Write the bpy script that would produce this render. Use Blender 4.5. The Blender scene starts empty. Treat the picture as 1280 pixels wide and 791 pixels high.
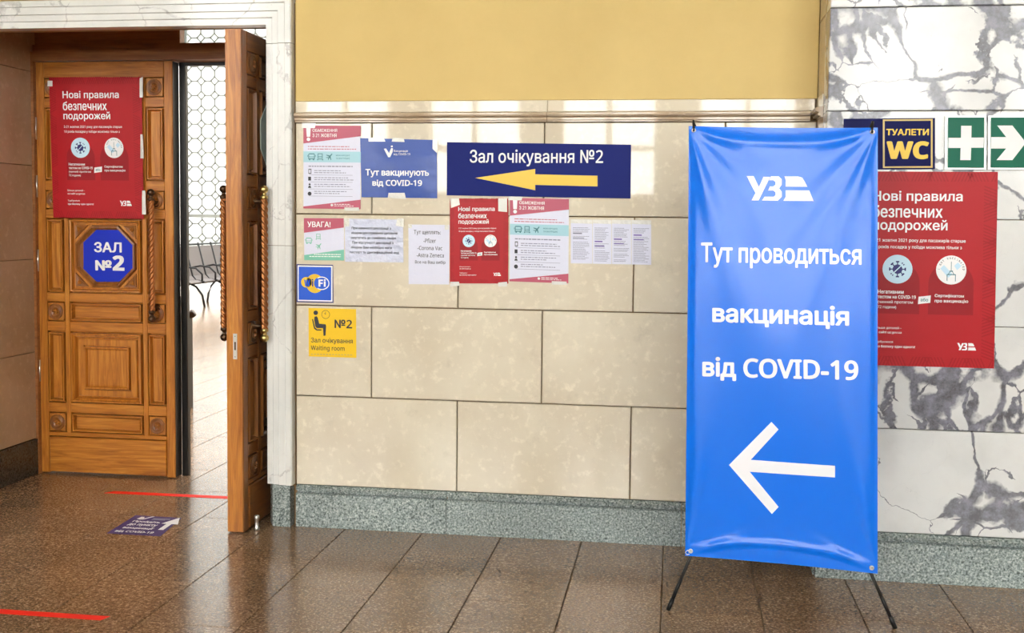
import bpy, bmesh, math, random
import numpy as np
from mathutils import Vector, Matrix
from mathutils.geometry import delaunay_2d_cdt
random.seed(7)
S = bpy.context.scene
COL = S.collection
PI = math.pi
# ---------------------------------------------------------------- camera
CAM = Vector((1.869, -5.314, 1.55)); F = 1390.9; PX, PY = 640.0, 362.13
def _rot(a, p, r):
    yaw = Matrix(((math.cos(a), -math.sin(a), 0), (math.sin(a), math.cos(a), 0), (0, 0, 1)))
    B = Matrix(((1, 0, 0), (0, 0, -1), (0, 1, 0)))
    P = Matrix(((1, 0, 0), (0, math.cos(p), -math.sin(p)), (0, math.sin(p), math.cos(p))))
    Q = Matrix(((math.cos(r), -math.sin(r), 0), (math.sin(r), math.cos(r), 0), (0, 0, 1)))
    return Q @ P @ B @ yaw
RM = _rot(-0.145789, 0.0626859, 0.0104819)
cd = bpy.data.cameras.new('camera'); cam = bpy.data.objects.new('camera', cd); COL.objects.link(cam)
cd.sensor_width = 36; cd.lens = F / 1280 * 36; cd.shift_y = -(395.5 - PY) / 1280
cd.clip_start = .05; cd.clip_end = 200
mw = Matrix((RM[0], -RM[1], -RM[2])).transposed().to_4x4(); mw.translation = CAM
cam.matrix_world = mw
S.camera = cam
def ray(x, y): return RM.transposed() @ Vector(((x - PX) / F, (y - PY) / F, 1))
def W(x, y, Y=0.0):                      # photo measurement -> point on the plane Y = const
    d = ray(x, y); p = CAM + d * ((Y - CAM.y) / d.y); return p
def FL(x, y, z=0.0):                     # photo measurement -> point on a horizontal plane
    d = ray(x, y); return CAM + d * ((z - CAM.z) / d.z)
# ---------------------------------------------------------------- world, light, exposure
wd = bpy.data.worlds.new('overcast_sky'); S.world = wd; wd.use_nodes = True
bg = wd.node_tree.nodes['Background']; bg.inputs[0].default_value = (1.0, 0.985, 0.96, 1); bg.inputs[1].default_value = 11.0
S.view_settings.view_transform = 'Standard'; S.view_settings.look = 'None'
S.view_settings.gamma = 1; S.view_settings.use_curve_mapping = False
S.view_settings.exposure = 0.52
def portal(loc, rx, rz, sx, sy):
    l = bpy.data.lights.new('window_daylight', 'AREA'); l.shape = 'RECTANGLE'; l.size = sx; l.size_y = sy
    l.cycles.is_portal = True
    o = bpy.data.objects.new('window_daylight', l); o.location = loc; o.rotation_euler = (rx, 0, rz); COL.objects.link(o)
FRONT_Y = -11.0; WX = [-1.135 + 1.997 * k for k in range(-2, 5)]; WZ0, WZ1, WHW = 1.9, 6.3, .715
for x in WX: portal((x, FRONT_Y - .3, (WZ0 + WZ1) / 2), PI / 2, PI, 2 * WHW, WZ1 - WZ0)
HALL_Y = 17.0; HX = [-10.6, -6.9, -3.2, .5]; HZ0, HZ1, HHW = .75, 7.0, 1.6
for x in HX: portal((x, HALL_Y + .3, (HZ0 + HZ1) / 2), PI / 2, 0, 2 * HHW, HZ1 - HZ0)
# ---------------------------------------------------------------- materials
def newmat(name):
    m = bpy.data.materials.new(name); m.use_nodes = True
    nt = m.node_tree; b = nt.nodes['Principled BSDF']; return m, nt, b
def N(nt, t, **k):
    n = nt.nodes.new(t)
    for a, v in k.items(): setattr(n, a, v)
    return n
def plain(name, c, rough=.5, metal=0, coat=0, bump=0, bscale=40, spec=.5):
    m, nt, b = newmat(name)
    b.inputs['Base Color'].default_value = (*c, 1); b.inputs['Roughness'].default_value = rough
    b.inputs['Metallic'].default_value = metal; b.inputs['Coat Weight'].default_value = coat
    b.inputs['Coat Roughness'].default_value = .08; b.inputs['Specular IOR Level'].default_value = spec
    if bump:
        tc = N(nt, 'ShaderNodeTexCoord'); n = N(nt, 'ShaderNodeTexNoise'); n.inputs['Scale'].default_value = bscale
        n.inputs['Detail'].default_value = 3
        bp = N(nt, 'ShaderNodeBump'); bp.inputs['Strength'].default_value = bump; bp.inputs['Distance'].default_value = .01
        nt.links.new(tc.outputs['Object'], n.inputs['Vector']); nt.links.new(n.outputs['Fac'], bp.inputs['Height'])
        nt.links.new(bp.outputs['Normal'], b.inputs['Normal'])
    return m
def coords(nt, per_object=True):
    tc = N(nt, 'ShaderNodeTexCoord')
    if not per_object: return tc.outputs['Object']
    oi = N(nt, 'ShaderNodeObjectInfo'); mu = N(nt, 'ShaderNodeMath', operation='MULTIPLY'); mu.inputs[1].default_value = 37.0
    nt.links.new(oi.outputs['Random'], mu.inputs[0])
    va = N(nt, 'ShaderNodeVectorMath', operation='ADD'); nt.links.new(tc.outputs['Object'], va.inputs[0])
    cx = N(nt, 'ShaderNodeCombineXYZ'); nt.links.new(mu.outputs[0], cx.inputs[0]); nt.links.new(mu.outputs[0], cx.inputs[1]); nt.links.new(mu.outputs[0], cx.inputs[2])
    nt.links.new(cx.outputs[0], va.inputs[1]); return va.outputs[0]
def ramp(nt, src, stops):
    r = N(nt, 'ShaderNodeValToRGB'); e = r.color_ramp.elements
    while len(e) < len(stops): e.new(.5)
    for i, (p, c) in enumerate(stops): e[i].position = p; e[i].color = (*c, 1) if len(c) == 3 else c
    nt.links.new(src, r.inputs[0]); return r.outputs['Color']
def noise(nt, vec, scale, detail=4, rough=.5):
    n = N(nt, 'ShaderNodeTexNoise'); n.inputs['Scale'].default_value = scale; n.inputs['Detail'].default_value = detail
    n.inputs['Roughness'].default_value = rough; nt.links.new(vec, n.inputs['Vector']); return n
def mix(nt, f, a, b, mode='MIX'):
    x = N(nt, 'ShaderNodeMix', data_type='RGBA', blend_type=mode)
    for i, v in ((0, f), (6, a), (7, b)):
        if isinstance(v, (int, float)): x.inputs[i].default_value = v
        elif isinstance(v, tuple): x.inputs[i].default_value = (*v, 1)
        else: nt.links.new(v, x.inputs[i])
    return x.outputs[2]
def limestone(name, c0, c1, rough):
    m, nt, b = newmat(name); v = coords(nt)
    big = noise(nt, v, 2.2, 6, .6); col = ramp(nt, big.outputs['Fac'], [(.3, c0), (.7, c1)])
    fl = noise(nt, v, 26, 5, .65); fm = ramp(nt, fl.outputs['Fac'], [(.54, (0, 0, 0)), (.78, (1, 1, 1))])
    col = mix(nt, fm, col, tuple(min(1, x * 1.14) for x in c1))
    dk = noise(nt, v, 9, 6, .7); dm = ramp(nt, dk.outputs['Fac'], [(.28, (1, 1, 1)), (.42, (0, 0, 0))])
    col = mix(nt, mix(nt, .3, (0, 0, 0), dm), col, tuple(x * .72 for x in c0))
    nt.links.new(col, b.inputs['Base Color']); b.inputs['Roughness'].default_value = rough
    return m
def marble(name, base, vein, heavy, scale):
    m, nt, b = newmat(name); v = coords(nt)
    wn = noise(nt, v, 1.6 * scale, 2, .5); wf = noise(nt, v, 13 * scale, 3, .6)
    def shift(src, node, amt):
        sub = N(nt, 'ShaderNodeVectorMath', operation='SUBTRACT'); nt.links.new(node.outputs['Color'], sub.inputs[0]); sub.inputs[1].default_value = (.5, .5, .5)
        sc = N(nt, 'ShaderNodeVectorMath', operation='SCALE'); nt.links.new(sub.outputs[0], sc.inputs[0]); sc.inputs['Scale'].default_value = amt / scale
        ad = N(nt, 'ShaderNodeVectorMath', operation='ADD'); nt.links.new(src, ad.inputs[0]); nt.links.new(sc.outputs[0], ad.inputs[1]); return ad.outputs[0]
    vv = shift(shift(v, wn, .7), wf, .07)
    mpv = N(nt, 'ShaderNodeMapping'); mpv.inputs['Rotation'].default_value = (0, .9, 0); mpv.inputs['Scale'].default_value = (1, 1, .62); nt.links.new(vv, mpv.inputs['Vector'])
    wd_ = noise(nt, shift(v, wf, .10), 2.3 * scale, 3, .55)
    def veins(s, w0, w1, lo, hi):
        vo = N(nt, 'ShaderNodeTexVoronoi', feature='DISTANCE_TO_EDGE'); vo.inputs['Scale'].default_value = s
        nt.links.new(mpv.outputs[0], vo.inputs['Vector'])
        mr = N(nt, 'ShaderNodeMapRange'); nt.links.new(wd_.outputs['Fac'], mr.inputs['Value'])
        for i, q in ((1, lo), (2, hi), (3, w0), (4, w1)): mr.inputs[i].default_value = q
        dv = N(nt, 'ShaderNodeMath', operation='DIVIDE'); nt.links.new(vo.outputs['Distance'], dv.inputs[0]); nt.links.new(mr.outputs[0], dv.inputs[1])
        iv = N(nt, 'ShaderNodeMath', operation='SUBTRACT', use_clamp=True); iv.inputs[0].default_value = 1; nt.links.new(dv.outputs[0], iv.inputs[1])
        pw = N(nt, 'ShaderNodeMath', operation='MULTIPLY', use_clamp=True); nt.links.new(iv.outputs[0], pw.inputs[0]); pw.inputs[1].default_value = 1.9
        return pw.outputs[0]
    a = veins(2.5 * scale, .003, .13 * heavy, .40, .70)
    c = veins(9 * scale, .0004, .28 * (heavy if heavy > .5 else .02), .49, .70)
    mx = N(nt, 'ShaderNodeMath', operation='MAXIMUM'); nt.links.new(a, mx.inputs[0]); nt.links.new(c, mx.inputs[1])
    vn = noise(nt, v, 16 * scale, 6, .75)
    vc = ramp(nt, vn.outputs['Fac'], [(.38, vein), (.68, tuple(x * 4.5 for x in vein))])
    cl = noise(nt, v, 3, 4, .6); bc = ramp(nt, cl.outputs['Fac'], [(.3, tuple(x * .84 for x in base)), (.6, base)])
    oi = N(nt, 'ShaderNodeObjectInfo'); mr = N(nt, 'ShaderNodeMapRange'); nt.links.new(oi.outputs['Random'], mr.inputs['Value']); mr.inputs[3].default_value = 0.8 * min(1, .4 + .6 * heavy); mr.inputs[4].default_value = min(1, .35 + .6 * heavy)
    st = N(nt, 'ShaderNodeMath', operation='MULTIPLY'); nt.links.new(mx.outputs[0], st.inputs[0]); nt.links.new(mr.outputs[0], st.inputs[1])
    nt.links.new(mix(nt, st.outputs[0], bc, vc), b.inputs['Base Color']); b.inputs['Roughness'].default_value = .14
    return m
def granite(name, stops, scale, rough, big=None):
    m, nt, b = newmat(name); v = coords(nt)
    n = noise(nt, v, scale, 3, .75); col = ramp(nt, n.outputs['Fac'], stops)
    if big:
        g = noise(nt, v, 1.6, 3, .5); gm = ramp(nt, g.outputs['Fac'], [(.35, (big,) * 3), (.65, (1, 1, 1))]); col = mix(nt, 1.0, col, gm, 'MULTIPLY')
    nt.links.new(col, b.inputs['Base Color']); b.inputs['Roughness'].default_value = rough
    return m
def wood(name, c0, c1, c2, along, rough=.36):
    m, nt, b = newmat(name); v = coords(nt)
    mp = N(nt, 'ShaderNodeMapping'); nt.links.new(v, mp.inputs['Vector'])
    s = {'z': (14, 14, 1.2), 'x': (1.2, 14, 14)}[along]; mp.inputs['Scale'].default_value = s
    n = noise(nt, mp.outputs[0], 2.2, 7, .62); n.inputs['Distortion'].default_value = 1.1
    col = ramp(nt, n.outputs['Fac'], [(.28, c0), (.5, c1), (.74, c2)])
    mp2 = N(nt, 'ShaderNodeMapping'); nt.links.new(v, mp2.inputs['Vector']); mp2.inputs['Scale'].default_value = tuple(x * 9 if x > 2 else x * 3 for x in s)
    f = noise(nt, mp2.outputs[0], 2, 3, .6); fm = ramp(nt, f.outputs['Fac'], [(.35, (.62, .55, .5)), (.6, (1, 1, 1))])
    nt.links.new(mix(nt, .45, col, fm, 'MULTIPLY'), b.inputs['Base Color'])
    b.inputs['Roughness'].default_value = rough; b.inputs['Coat Weight'].default_value = .08; b.inputs['Coat Roughness'].default_value = .15
    bp = N(nt, 'ShaderNodeBump'); bp.inputs['Strength'].default_value = .12; bp.inputs['Distance'].default_value = .004
    nt.links.new(f.outputs['Fac'], bp.inputs['Height']); nt.links.new(bp.outputs['Normal'], b.inputs['Normal'])
    return m
def plaster(name, c0, c1):
    m, nt, b = newmat(name); v = coords(nt, False)
    n = noise(nt, v, 1.3, 6, .65); col = ramp(nt, n.outputs['Fac'], [(.3, c0), (.7, c1)])
    nt.links.new(col, b.inputs['Base Color']); b.inputs['Roughness'].default_value = .55
    f = noise(nt, v, 90, 3, .6); bp = N(nt, 'ShaderNodeBump'); bp.inputs['Strength'].default_value = .12; bp.inputs['Distance'].default_value = .003
    nt.links.new(f.outputs['Fac'], bp.inputs['Height']); nt.links.new(bp.outputs['Normal'], b.inputs['Normal'])
    return m
def glassmat(name, tint=(1, 1, 1), fac=.08):
    m, nt, b = newmat(name); nt.nodes.remove(b); out = nt.nodes['Material Output']
    t = N(nt, 'ShaderNodeBsdfTransparent'); t.inputs[0].default_value = (*tint, 1)
    g = N(nt, 'ShaderNodeBsdfGlossy'); g.inputs['Roughness'].default_value = .03
    mx = N(nt, 'ShaderNodeMixShader'); mx.inputs[0].default_value = fac
    nt.links.new(t.outputs[0], mx.inputs[1]); nt.links.new(g.outputs[0], mx.inputs[2]); nt.links.new(mx.outputs[0], out.inputs['Surface'])
    return m
M = {}
M['yellow'] = plaster('ochre_plaster', (.60, .42, .13), (.68, .49, .165))
M['cream'] = plaster('cream_plaster', (.62, .57, .47), (.68, .63, .53))
M['ceil'] = plaster('white_plaster', (.78, .77, .73), (.82, .81, .78))
M['lime'] = limestone('polished_limestone', (.65, .565, .43), (.76, .69, .55), .035)
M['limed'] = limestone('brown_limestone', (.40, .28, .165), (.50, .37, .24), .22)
M['ledge'] = limestone('brown_marble_ledge', (.46, .34, .23), (.58, .47, .34), .05)
M['joint'] = plain('joint_mortar', (.26, .16, .07), .8)
M['marble'] = marble('breccia_marble', (.74, .745, .73), (.055, .055, .07), 1.0, 1.0)
M['marblel'] = marble('white_veined_marble', (.78, .775, .735), (.20, .19, .185), .3, 1.1)
M['granite'] = granite('grey_granite', [(.34, (.04, .05, .045)), (.45, (.22, .27, .26)), (.56, (.38, .44, .42)), (.68, (.74, .78, .76))], 105, .22, .75)
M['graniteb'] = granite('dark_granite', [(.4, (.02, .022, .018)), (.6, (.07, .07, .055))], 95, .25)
M['floor'] = granite('brown_granite', [(.32, (.06, .034, .018)), (.45, (.185, .108, .058)), (.56, (.32, .20, .115)), (.70, (.66, .49, .33))], 92, .17, .75)
M['woodv'] = wood('varnished_oak_vertical', (.30, .088, .010), (.52, .185, .022), (.70, .31, .048), 'z')
M['woodh'] = wood('varnished_oak_horizontal', (.30, .088, .010), (.52, .185, .022), (.70, .31, .048), 'x')
M['woodvd'] = wood('brown_shaded_oak_vertical', (.13, .04, .008), (.24, .085, .014), (.34, .13, .025), 'z')  # open leaf: browner varnish, with shade beside the jamb mixed into the tone
M['woodhd'] = wood('brown_shaded_oak_horizontal', (.13, .04, .008), (.24, .085, .014), (.34, .13, .025), 'x')
M['carvd'] = wood('brown_shaded_carved_oak', (.08, .025, .006), (.14, .05, .01), (.20, .08, .016), 'z')
M['woodd'] = wood('dark_oak_and_shade', (.012, .006, .003), (.03, .012, .005), (.05, .02, .008), 'z')  # dark wood, also stands in for shade on the right reveal
M['woodt'] = wood('brown_oak_transom', (.22, .08, .025), (.33, .13, .04), (.42, .18, .06), 'x')
M['carve'] = wood('carved_oak', (.16, .05, .009), (.27, .09, .015), (.38, .15, .025), 'z')
M['black'] = plain('black_lacquer', (.008, .007, .006), .3)
M['iron'] = plain('black_iron', (.015, .015, .015), .35, .3)
M['bronze'] = plain('copper_bronze', (.46, .19, .07), .3, 1)
M['brass'] = plain('aged_brass', (.55, .42, .16), .28, 1)
M['dbronze'] = plain('dark_bronze', (.10, .06, .035), .35, .9)
M['steel'] = plain('brushed_steel', (.72, .71, .68), .3, .9)
M['white'] = plain('white_print', (.86, .86, .86), .45)
M['paper'] = plain('white_paper', (.70, .71, .84), .4, 0, 0, .25, 16)
M['paperg'] = plain('crumpled_glossy_paper', (.62, .65, .80), .2, 0, .6, .9, 22)
M['tape'] = plain('clear_tape', (.78, .77, .72), .12, 0, 1, .6, 60)
M['pink'] = plain('rose_print', (.48, .07, .125), .4)
M['teal'] = plain('pale_teal_print', (.36, .62, .70), .35)
M['tealink'] = plain('dark_teal_ink', (.05, .20, .24), .4)
M['mint'] = plain('mint_print', (.18, .52, .38), .4)
M['ink'] = plain('black_ink', (.02, .02, .03), .5)
M['greyink'] = plain('grey_ink', (.24, .24, .33), .5)
M['purpleink'] = plain('purple_ink', (.16, .10, .40), .5)
M['red'] = plain('red_poster_print', (.45, .012, .018), .4, spec=.25)
M['reddk'] = plain('dark_red_print', (.32, .008, .014), .4, spec=.25)
M['reded'] = plain('red_border_print', (.36, .009, .014), .4, spec=.25)
M['redtape'] = plain('red_floor_tape', (.92, .022, .008), .6, spec=.2)
M['navy'] = plain('navy_blue_plate', (.008, .016, .16), .5, spec=.12)
M['navyd'] = plain('dark_navy_plate', (.004, .006, .075), .5, spec=.12)
M['blue'] = plain('bright_blue_plate', (.004, .025, .50), .4, spec=.3)
M['wifi'] = plain('wifi_blue_plate', (.008, .10, .66), .3)
M['bluepaper'] = plain('blue_glossy_sheet', (.014, .065, .36), .3, 0, .15, .5, 8, spec=.3)
M['yprint'] = plain('yellow_print', (.80, .52, .012), .35)
M['ysheet'] = plain('yellow_sticker', (.88, .56, .006), .3)
M['gold'] = plain('gold_print', (.60, .42, .12), .35)
M['green'] = plain('green_plate', (.0, .13, .075), .4, spec=.2)
M['cyan'] = plain('pale_cyan_print', (.55, .76, .88), .4)
M['purple'] = plain('purple_floor_sticker', (.065, .035, .14), .6, spec=.15)
M['bnav'] = plain('navy_print', (.01, .012, .16), .4)
M['vinyl'] = plain('blue_banner_vinyl', (.0, .165, .84), .26, 0, .1, spec=.4)
M['bwhite'] = plain('white_banner_print', (.84, .85, .90), .35, 0, .2)
M['bench'] = plain('pale_seat_metal', (.20, .175, .17), .5)
M['glass'] = glassmat('window_glass', (.97, .98, .98), .06); M['glassh'] = glassmat('hall_dimming_glass', (.43, .44, .435), .05)  # hall panes tinted grey to dim the bright window behind the lattice
M['glassr'] = glassmat('added_roof_light_glass', (.72, .73, .74), .05)  # panes of the added roof lights
M['leadpale'] = plain('pale_grey_lead', (.16, .17, .15), .6)
M['pave'] = plain('outdoor_paving', (.45, .45, .43), .8)
M['acrylic'] = plain('pale_green_sheet', (.42, .50, .46), .2)
# ---------------------------------------------------------------- helpers
ORG = {}
def org(o):
    while o.parent: o = o.parent
    return ORG.get(o.name, Vector((0, 0, 0)))
def mesh(name, vs, fs, mat, parent=None, smooth=False):
    o0 = org(parent) if parent else Vector((0, 0, 0))
    me = bpy.data.meshes.new(name); me.from_pydata([tuple(Vector(v) - o0) for v in vs], [], fs); me.update()
    if mat is not None: me.materials.append(mat)
    if smooth: me.polygons.foreach_set('use_smooth', [True] * len(me.polygons))
    o = bpy.data.objects.new(name, me); COL.objects.link(o)
    if parent: o.parent = parent
    return o
def merge(*parts):
    vs, fs = [], []
    for v, f in parts:
        n = len(vs); vs += list(v); fs += [tuple(i + n for i in q) for q in f]
    return vs, fs
def box(x0, x1, y0, y1, z0, z1):
    v = [(x, y, z) for x in (x0, x1) for y in (y0, y1) for z in (z0, z1)]
    return v, [(0, 1, 3, 2), (4, 6, 7, 5), (0, 4, 5, 1), (2, 3, 7, 6), (0, 2, 6, 4), (1, 5, 7, 3)]
def bevbox(x0, x1, y0, y1, z0, z1, b, axis='-y'):
    """box with its visible face chamfered by b; axis = side of the visible face"""
    if axis == '-y':
        r = lambda i, y: [(x0 + i, y, z0 + i), (x1 - i, y, z0 + i), (x1 - i, y, z1 - i), (x0 + i, y, z1 - i)]
        L = [r(0, y1), r(0, y0 + b), r(b, y0)]
    elif axis == '-x':
        r = lambda i, x: [(x, y1 - i, z0 + i), (x, y0 + i, z0 + i), (x, y0 + i, z1 - i), (x, y1 - i, z1 - i)]
        L = [r(0, x1), r(0, x0 + b), r(b, x0)]
    elif axis == '+x':
        r = lambda i, x: [(x, y0 + i, z0 + i), (x, y1 - i, z0 + i), (x, y1 - i, z1 - i), (x, y0 + i, z1 - i)]
        L = [r(0, x0), r(0, x1 - b), r(b, x1)]
    else:
        r = lambda i, z: [(x0 + i, y0 + i, z), (x1 - i, y0 + i, z), (x1 - i, y1 - i, z), (x0 + i, y1 - i, z)]
        L = [r(0, z0), r(0, z1 - b), r(b, z1)]
    return loft(L)
def loft(L, cap0=True, cap1=True, closed=True):
    n = len(L[0]); vs = [p for l in L for p in l]; fs = []
    for k in range(len(L) - 1):
        for i in range(n if closed else n - 1):
            j = (i + 1) % n; fs.append((k * n + i, k * n + j, (k + 1) * n + j, (k + 1) * n + i))
    if cap0: fs.append(tuple(reversed(range(n))))
    if cap1: fs.append(tuple((len(L) - 1) * n + i for i in range(n)))
    return vs, fs
def tube(pts, r, n=8, r1=None, caps=True):
    pts = [Vector(p) for p in pts]; L = []
    for i, p in enumerate(pts):
        t = (pts[min(i + 1, len(pts) - 1)] - pts[max(i - 1, 0)]).normalized()
        a = t.orthogonal().normalized() if abs(t.z) > .9 or True else None
        up = Vector((0, 0, 1)) if abs(t.z) < .95 else Vector((1, 0, 0))
        a = t.cross(up).normalized(); b = t.cross(a).normalized()
        rr = r if r1 is None else r + (r1 - r) * i / (len(pts) - 1)
        L.append([tuple(p + a * rr * math.cos(2 * PI * k / n) + b * rr * math.sin(2 * PI * k / n)) for k in range(n)])
    return loft(L, caps, caps)
def lathe(prof, org_, axis, n=20):
    """prof: list of (radius, height along axis)"""
    ax = Vector(axis).normalized(); a = ax.orthogonal().normalized(); b = ax.cross(a); o = Vector(org_)
    L = [[tuple(o + ax * h + (a * math.cos(2 * PI * k / n) + b * math.sin(2 * PI * k / n)) * max(r, 1e-4)) for k in range(n)] for r, h in prof]
    return loft(L)
def ball(c, r, n=14):
    return lathe([(r * math.sin(PI * i / 8), -r * math.cos(PI * i / 8)) for i in range(9)], c, (0, 0, 1), n)
def thing(name, label, cat, loc, group=None):
    o = bpy.data.objects.new(name, None); COL.objects.link(o); o.location = loc; o.empty_display_size = .1
    o['label'] = label; o['category'] = cat
    if group: o['group'] = group
    ORG[o.name] = Vector(loc); return o
def tagm(o, label, cat, group=None):
    o['label'] = label; o['category'] = cat
    if group: o['group'] = group
    return o
def struct(name, vf, mat, parent=None):
    o = mesh(name, vf[0], vf[1], mat, parent)
    if not parent: o['kind'] = 'structure'
    return o
class Plane:                               # 2-D print surface: origin, u axis, v axis, normal
    def __init__(s, o, u, v, n): s.o, s.u, s.v, s.n = map(Vector, (o, u, v, n))
    def __call__(s, a, b, h=0): return s.o + s.u * a + s.v * b + s.n * h
def wallplane(Y): return Plane((0, Y, 0), (1, 0, 0), (0, 0, 1), (0, -1, 0))
def poly(name, parent, pl, pts, mat, h):
    return mesh(name, [pl(a, b, h) for a, b in pts], [tuple(range(len(pts)))], mat, parent)
def polys(name, parent, pl, lst, mat, h):
    vs, fs = [], []
    for pts in lst:
        n = len(vs); vs += [pl(a, b, h) for a, b in pts]; fs.append(tuple(range(n, n + len(pts))))
    return mesh(name, vs, fs, mat, parent)
def circ(cx, cy, r, n=28, ry=None, a0=0, a1=2 * PI):
    ry = ry or r; full = abs(a1 - a0 - 2 * PI) < 1e-6; k = n if full else n + 1
    return [(cx + r * math.cos(a0 + (a1 - a0) * i / n), cy + ry * math.sin(a0 + (a1 - a0) * i / n)) for i in range(k)]
def ringq(cx, cy, r0, r1, n=28, a0=0, a1=2 * PI):
    out = []
    for i in range(n):
        p, q = a0 + (a1 - a0) * i / n, a0 + (a1 - a0) * (i + 1) / n
        out.append([(cx + r0 * math.cos(p), cy + r0 * math.sin(p)), (cx + r1 * math.cos(p), cy + r1 * math.sin(p)), (cx + r1 * math.cos(q), cy + r1 * math.sin(q)), (cx + r0 * math.cos(q), cy + r0 * math.sin(q))])
    return out
def seg(x0, y0, x1, y1, w):
    d = Vector((x1 - x0, y1 - y0)); n = Vector((-d.y, d.x)).normalized() * w / 2
    return [(x0 - n.x, y0 - n.y), (x1 - n.x, y1 - n.y), (x1 + n.x, y1 + n.y), (x0 + n.x, y0 + n.y)]
_tc = {}
def glyphs(s, bold=0., shear=0., res=2):
    """flat outline lettering: own triangulation with the non-zero rule, for letters whose strokes overlap"""
    key = (s, bold, shear, res)
    if key in _tc: return _tc[key]
    hv = bold >= .05; u = ''                             # sans-serif Latin letters and digits that match the Cyrillic
    for ch in s:
        if 'A' <= ch <= 'Z': ch = chr((0x1D5D4 if hv else 0x1D5A0) + ord(ch) - 65)
        elif 'a' <= ch <= 'z': ch = chr((0x1D5EE if hv else 0x1D5BA) + ord(ch) - 97)
        elif '0' <= ch <= '9': ch = chr((0x1D7EC if hv else 0x1D7E2) + ord(ch) - 48)
        u += ch
    s = u
    if hv: bold -= .035
    c = bpy.data.curves.new('t', 'FONT'); c.body = s; c.shear = shear; c.resolution_u = res; c.fill_mode = 'NONE'
    o = bpy.data.objects.new('t', c); COL.objects.link(o)
    dg = bpy.context.evaluated_depsgraph_get(); dg.update(); me = bpy.data.meshes.new_from_object(o.evaluated_get(dg))
    n = len(me.vertices); P = [Vector((v.co.x, v.co.y)) for v in me.vertices]; par = list(range(n))
    def find(x):
        while par[x] != x: par[x] = par[par[x]]; x = par[x]
        return x
    for e in me.edges:
        i, j = find(e.vertices[0]), find(e.vertices[1])
        if i != j: par[max(i, j)] = min(i, j)
    bpy.data.objects.remove(o); bpy.data.curves.remove(c); bpy.data.meshes.remove(me)
    loops = {}
    for i in range(n): loops.setdefault(find(i), []).append(i)
    loops = [l for l in loops.values() if len(l) > 2]
    E = [(l[k], l[(k + 1) % len(l)]) for l in loops for k in range(len(l))]
    r = delaunay_2d_cdt(P, E, [], 0, 1e-6)
    vs = [(v.x, v.y) for v in r[0]]; tr = np.array([f for f in r[2] if len(f) == 3]); V = np.array(vs)
    A = np.array([P[i][:] for i, j in E]); B = np.array([P[j][:] for i, j in E])
    cen = V[tr].mean(axis=1); X, Y = cen[:, 0][:, None], cen[:, 1][:, None]
    cr = (B[:, 0] - A[:, 0])[None] * (Y - A[:, 1][None]) - (X - A[:, 0][None]) * (B[:, 1] - A[:, 1])[None]
    up = (A[:, 1][None] <= Y) & (B[:, 1][None] > Y) & (cr > 0); dn = (A[:, 1][None] > Y) & (B[:, 1][None] <= Y) & (cr < 0)
    wn = up.sum(axis=1) - dn.sum(axis=1)
    fs = [tuple(int(i) for i in t) for t in tr[wn != 0]]
    y0, y1 = min(p[1] for p in vs), max(p[1] for p in vs); x0, x1 = min(p[0] for p in vs), max(p[0] for p in vs)
    nrm = lambda q: [((x - x0) / (x1 - x0), (y - y0) / (y1 - y0), z) for x, y, z in q]
    if bold > .001:                                      # heavier weight: the outline set several times with small shifts
        d = bold * 1.15; v0, f0 = vs, fs; out, fs = [], []
        dirs = [(0, 0), (1, 0), (-1, 0), (0, 1), (0, -1), (.7, .7), (-.7, .7), (.7, -.7), (-.7, -.7)] if res > 2 or bold > .025 else [(.8, .6), (-.8, .6), (.8, -.6), (-.8, -.6)]
        x0 -= d; x1 += d; y0 -= d * .8; y1 += d * .8
        for k, (a, b) in enumerate(dirs):
            m = len(out); out += [(x + a * d, y + b * d * .8, k * 4e-5) for x, y in v0]; fs += [tuple(i + m for i in q) for q in f0]
        vs = nrm(out)
    else: vs = nrm([(x, y, 0) for x, y in vs])
    _tc[key] = (vs, fs); return vs, fs
def text(parent, pl, s, x0, x1, y0, y1, mat, h, bold=.012, res=2, shear=0, name='lettering'):
    vs, fs = glyphs(s, bold, shear, res)
    return mesh(name, [pl(x0 + a * (x1 - x0), y0 + b * (y1 - y0), h + k) for a, b, k in vs], fs, mat, parent)
def textpx(parent, Y, s, x0, x1, yt, yb, mat, h=.003, bold=.012, res=2, shear=0):
    xm, ym = (x0 + x1) / 2, (yt + yb) / 2
    text(parent, wallplane(Y), s, W(x0, ym, Y).x, W(x1, ym, Y).x, W(xm, yb, Y).z, W(xm, yt, Y).z, mat, h, bold, res, shear)
def pxpts(Y, pts): return [(W(x, y, Y).x, W(x, y, Y).z) for x, y in pts]
def sheet(name, parent, pl, quad, mat, t=.0015, h0=.0005):
    """thin plate with real thickness; quad = 4 (u, v) corners counter-clockwise from lower left"""
    L = [[pl(a, b, h) for a, b in quad] for h in (h0, h0 + t)]
    vf = loft(L); return mesh(name, vf[0], vf[1], mat, parent)
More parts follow.
